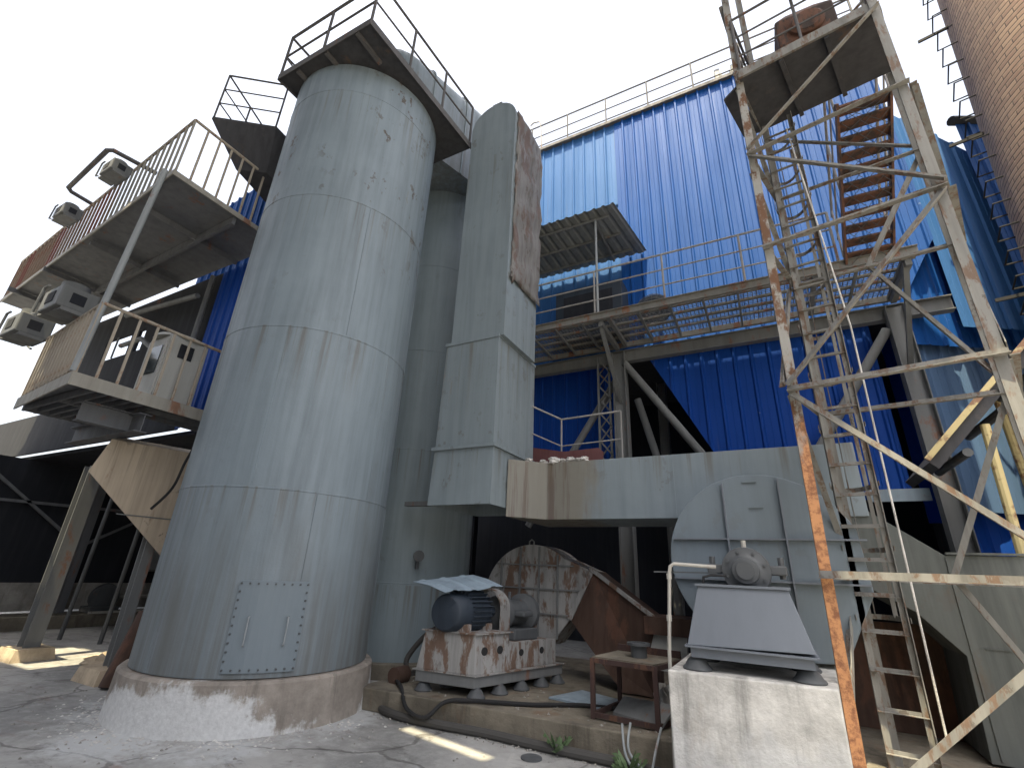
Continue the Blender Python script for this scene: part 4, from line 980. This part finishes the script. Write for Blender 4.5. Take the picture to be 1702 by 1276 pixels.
# cabinet
cb = thing('control_cabinet', 'pale control cabinet with a dark window on the lower platform', 'cabinet', (-8, 3.5, 3.68))
MB().box(-8.2, 3.15, 3.69, -7.6, 3.7, 4.72).build('body', 'cab', cb, bevel=.01)
MB().lathe((-7.9, 3.42, 4.72), [(.36, 0), (.34, .05), (.2, .1), (.02, .12)], 20).build('cap', 'cab', cb, smooth=True)
dr_ = MB().box(-8.17, 3.13, 3.75, -7.63, 3.149, 4.67).build('door', 'cab', cb)
MB().box(-8.1, 3.12, 4.1, -7.72, 3.131, 4.55).build('window', 'glass', dr_)
MB().box(-7.599, 3.3, 4.4, -7.585, 3.5, 4.62).build('vent', 'dark', cb)
# evaporative coolers
def cooler(x, y, z, s, label):
    c = thing('air_cooler', label, 'air cooler', (x, y, z), 'air coolers on the left platforms')
    bmod = MB().box(x - .5 * s, y - .35 * s, z, x + .5 * s, y + .35 * s, z + .55 * s).build('body', 'cooler', c, bevel=.02)
    MB().lathe((x, y, z + .55 * s), [(.27 * s, 0), (.27 * s, .22 * s), (.22 * s, .24 * s)], 24).build('duct_collar', 'cooler', c, smooth=True)
    MB().box(x + .501 * s, y - .15 * s, z + .15 * s, x + .515 * s, y + .12 * s, z + .4 * s).build('louvre', 'dark', c)
    MB().box(x - .2 * s, y - .366 * s, z + .15 * s, x + .2 * s, y - .351 * s, z + .42 * s).build('louvre', 'dark', c)
    b = MB()
    for dy in (-.34, .34): b.tube([(x - .55 * s, y + dy * s, z - .02), (x - .85 * s, y + dy * s, z + .05), (x - .75 * s, y + dy * s, z + .75 * s), (x - .5 * s, y + dy * s, z + .75 * s)], .02, 6)
    b.bar((x - .85 * s, y, z + .05), (x + .5 * s, y, z - .02), .05, .5 * s); b.build('bracket', 'steel', c)
    return c
c_ = cooler(-8.65, 2.2, 4.78, .62, 'grey box air cooler nearest the grey pole between the two platforms')
dup(c_, (-1.75, .1, .02), 'box air cooler at the far left end between the two platforms')
dup(c_, (-.62, .0, 2.9), 'air cooler perched above the upper railing, the nearer one').scale = (.66, .66, .66)
dup(c_, (-2.6, .1, 2.78), 'air cooler perched above the upper railing, the farther one').scale = (.68, .68, .68)
tag(MB().tube([(-11.53, 2.62, 8.3), (-11.5, 2.25, 8.3), (-11.42, 2.17, 8.3), (-9.6, 2.05, 8.3), (-9.5, 2.1, 8.3), (-9.36, 2.75, 8.3)], .04, 8).build('pipe_loop', 'rail_dark', smooth=True), 'dark bent pipe loop sticking out over the upper platform railing', 'pipe')
tag(MB().tube(spline([(-7.42, 4.0, 3.5), (-7.35, 3.85, 3.3), (-7.38, 3.75, 2.9), (-7.42, 3.7, 2.5), (-7.6, 3.6, 2.2)]), .018, 8).build('cable', 'rubber', smooth=True), 'black cable drooping from the lower platform beside the silo', 'cable')
# concrete corbel
cbm = MB(); cbm.prism([(-8.05, 2.92, 2.62), (-8.05, 3.05, 3.1), (-8.05, 5.2, 3.2), (-8.05, 5.2, .7)], (-.35, .28, .12))
cbo = cbm.build('hopper', 'hopper', bevel=.006); MB().bar((-8.043, 3.4, 2.12), (-8.043, 5.1, 2.12), .015, .006).build('weld_joint', 'steel', cbo); tag(cbo, 'beige rust-streaked tapering hopper under the lower platform beside the silo', 'hopper')
# columns under the platform
def ucol(x, y, label, h=3.05, w=.22):
    t = thing('support_column', label, 'column', (x, y, 0), 'columns under the left platform')
    MB().ibeam((x, y, .16), (x, y, h), w, w, .016, (1, 0, 0)).build('shaft', 'steel', t)
    MB().loft([rc(x - .32, x + .32, y - .28, y + .28, 0), rc(x - .28, x + .28, y - .24, y + .24, .17)]).build('footing', 'corbel', t)
    return t
ucol(-10.75, 3.98, 'steel column on a square footing standing in the sun patch')
ucol(-12.6, 7.2, 'dim steel column farther back under the platform', 3.1)
ucol(-9.4, 6.6, 'dark column close behind the silo foot', 3.1)
ucol(-8.3, 4.05, 'slim dark column right beside the front silo', 3.1, .14)
tag(MB().tube([(-7.75, 3.86, 0), (-7.86, 4.12, .85)], .14, 14).build('rusty_drum_pipe', 'brown', smooth=True), 'short dark rusty pipe standing beside the silo plinth', 'pipe')
tag(lump((-9.6, 4.6, .03), .34, 'corbel', 'rubble_mound', None, 44, 8, .35), 'low pale rubble mound on the sunny floor patch', 'rubble')
# dark shed behind
sh_ = thing('shed', 'dark open shed behind the left platform', 'shed', (-14, 8, 0))
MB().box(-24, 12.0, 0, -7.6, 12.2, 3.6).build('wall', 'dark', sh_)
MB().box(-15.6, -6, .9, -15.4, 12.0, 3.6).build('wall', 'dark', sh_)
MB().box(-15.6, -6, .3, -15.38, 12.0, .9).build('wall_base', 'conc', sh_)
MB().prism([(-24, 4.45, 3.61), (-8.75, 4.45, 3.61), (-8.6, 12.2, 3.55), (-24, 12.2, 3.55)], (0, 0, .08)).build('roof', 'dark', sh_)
MB().box(-15.4, -6, 0, -14.4, 12, .26).build('kerb_ledge', 'slab', sh_)
for y, x in ((5.9, -15.1), (8.5, -15.1), (3.4, -15.1)): MB().bar((x, y, .26), (x, y, 3.6), .16).build('post', 'plat', sh_)
for p, q in (((-15.2, 3.6, 3.4), (-15.2, 5.8, 1.8)), ((-15.2, 6, 1.8), (-15.2, 8.4, 3.4)), ((-15.2, 2, 2.6), (-15.2, 9, 2.7))): MB().bar(p, q, .06).build('brace', 'plat', sh_)
MB().bar((-14.38, 6.2, .3), (-14.38, 11, .3), .05, .05).build('edge_rail', 'galv', sh_)
for (x, y), lb in (((-12.6, 5.1), 'thin dark pipe prop left of the slim column in the shed mouth'), ((-11.6, 5.35), 'thin dark pipe prop nearest the slim column in the shed mouth')):
    tag(MB().tube([(x, y, 0), (x - .05, y + .1, 3.5)], .04, 8).build('pipe_prop', 'iron', smooth=True), lb, 'prop')
mw = thing('valve_wheel', 'round dark machine wheel standing by the shed wall', 'machine', (-14.9, 6.6, .26))
MB().lathe((-14.9, 6.6, .6), [(.05, 0), (.3, .02), (.32, .08), (.3, .16), (.05, .18)], 20, 'x').build('wheel', 'iron', mw, smooth=True)
MB().box(-15.1, 6.3, .27, -14.6, 6.9, .4).build('base', 'iron', mw); MB().tube([(-14.9, 6.9, .6), (-14.9, 7.8, .6), (-14.9, 7.9, 1.4)], .05, 8).build('pipe', 'galv', mw, smooth=True)
eb = thing('switch_box', 'small grey switch box fixed on the shed wall', 'box', (-15.2, 7.6, 1.3))
MB().box(-15.37, 7.4, 1.2, -15.1, 7.8, 1.8).build('body', 'steel', eb, bevel=.01); MB().box(-15.098, 7.43, 1.25, -15.09, 7.77, 1.75).build('door', 'pole', eb)
# blue clad wall behind the silo, above the lower platform
bw = thing('blue_wall', 'blue ribbed wall seen in the gap left of the silo', 'wall', (-9.5, 5.4, 3.7))
corr(-9.15, 4.3, -7.0, 4.3, 3.7, 7.0, .25, .035).build('cladding', 'blue_low', bw)
corr(-10.5, 4.45, -7.6, 4.45, 7.15, lambda t: 9.2 + .5 * t, .25, .035).build('cladding', 'blue', bw)
iw = thing('inner_wall', 'dark plant room wall with a bright window gap behind the lower platform', 'wall', (-11, 4.3, 3.7))
a = MB()
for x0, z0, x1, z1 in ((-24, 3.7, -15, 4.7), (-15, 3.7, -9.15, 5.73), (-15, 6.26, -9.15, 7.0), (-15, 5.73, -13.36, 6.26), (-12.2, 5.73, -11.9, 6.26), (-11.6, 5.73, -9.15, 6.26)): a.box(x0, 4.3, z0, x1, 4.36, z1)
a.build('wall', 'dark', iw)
b = MB(); b.bar((-12.8, 4.29, 5.73), (-12.8, 4.29, 6.26), .03); b.build('window_bar', 'steel', iw)
for p in ([(-9.3, 4.2, 3.8), (-9.3, 4.2, 6.9)], [(-9.9, 3.9, 3.7), (-9.9, 3.9, 5.2), (-10.6, 3.9, 5.6), (-11.4, 3.9, 5.6)], [(-9.2, 4.0, 6.3), (-12, 4.0, 6.5)]):
    MB().tube(p, .05, 8).build('pipe', 'steel', iw, smooth=True)
mc = thing('pump_set', 'dark machine with pipes deep in the shed', 'machine', (-12.2, 7, 0))
MB().lathe((-12.2, 6.8, .45), [(.05, 0), (.25, .02), (.28, .1), (.28, .6), (.15, .7)], 20, 'x').build('motor', 'iron', mc, smooth=True)
MB().box(-12.4, 6.5, .02, -11.2, 7.1, .2).build('base', 'iron', mc)
MB().tube([(-11.6, 6.8, .5), (-11.3, 6.8, .5), (-11.2, 6.8, .6), (-11.2, 6.8, 1.6)], .06, 10).build('pipe', 'iron', mc, smooth=True)

# ------------------------------------------------------------------ unseen roof and wall, added to shade the yard
hr2 = thing('unseen_shade_roof', 'unseen dark sheet roof added overhead to shade the front of the yard', 'roof', (-4, -4, 0))
rz_ = 16.0
import bmesh
sh3 = sd / sd.z * rz_
def gp(x, y): return (x + sh3.x, y + sh3.y, rz_)
rows = [[(-17, -16, rz_), (.9, -16, rz_), (.9, .15, rz_), (3.3, .15, rz_), (3.3, 5.6, rz_), (-4.2, 5.6, rz_), (-6.0, 4.6, rz_), (-17, -.9, rz_)],
        [gp(-11.6, 3.7), gp(-8.9, 3.72), gp(-9.0, 5.0), gp(-11.5, 4.95)],  # opening shaped to let a sun patch onto the left floor
        [gp(-3.76, 4.92), gp(-2.58, 4.67), gp(-2.61, 4.54), gp(-3.79, 4.79)]]  # slot shaped to lay a thin sun strip in front of the slab
bm = bmesh.new(); es = []
for lp in rows:
    vv = [bm.verts.new(p) for p in lp]; es += [bm.edges.new((vv[i], vv[(i + 1) % len(vv)])) for i in range(len(vv))]
bmesh.ops.triangle_fill(bm, edges=es, use_beauty=True)
me = bpy.data.meshes.new('shade_sheeting'); bm.to_mesh(me); bm.free()
for v_ in me.vertices: v_.co -= hr2.location
rs_ = bpy.data.objects.new('shade_sheeting', me); me.materials.append(M['dark']); rs_.parent = hr2; col.objects.link(rs_)
MB().box(-17, -10.2, 0, 4, -10, 13).build('back_wall', 'plat', hr2)  # unseen wall added behind the camera to cut the light from the front
for x, y in ((-8.8, -2.5), (0, -2.5), (-8.8, -13), (0, -13)): MB().ibeam((x, y, 0), (x, y, 16), .3, .3, .02, (1, 0, 0)).build('column', 'steel', hr2)  # props added for the unseen roof
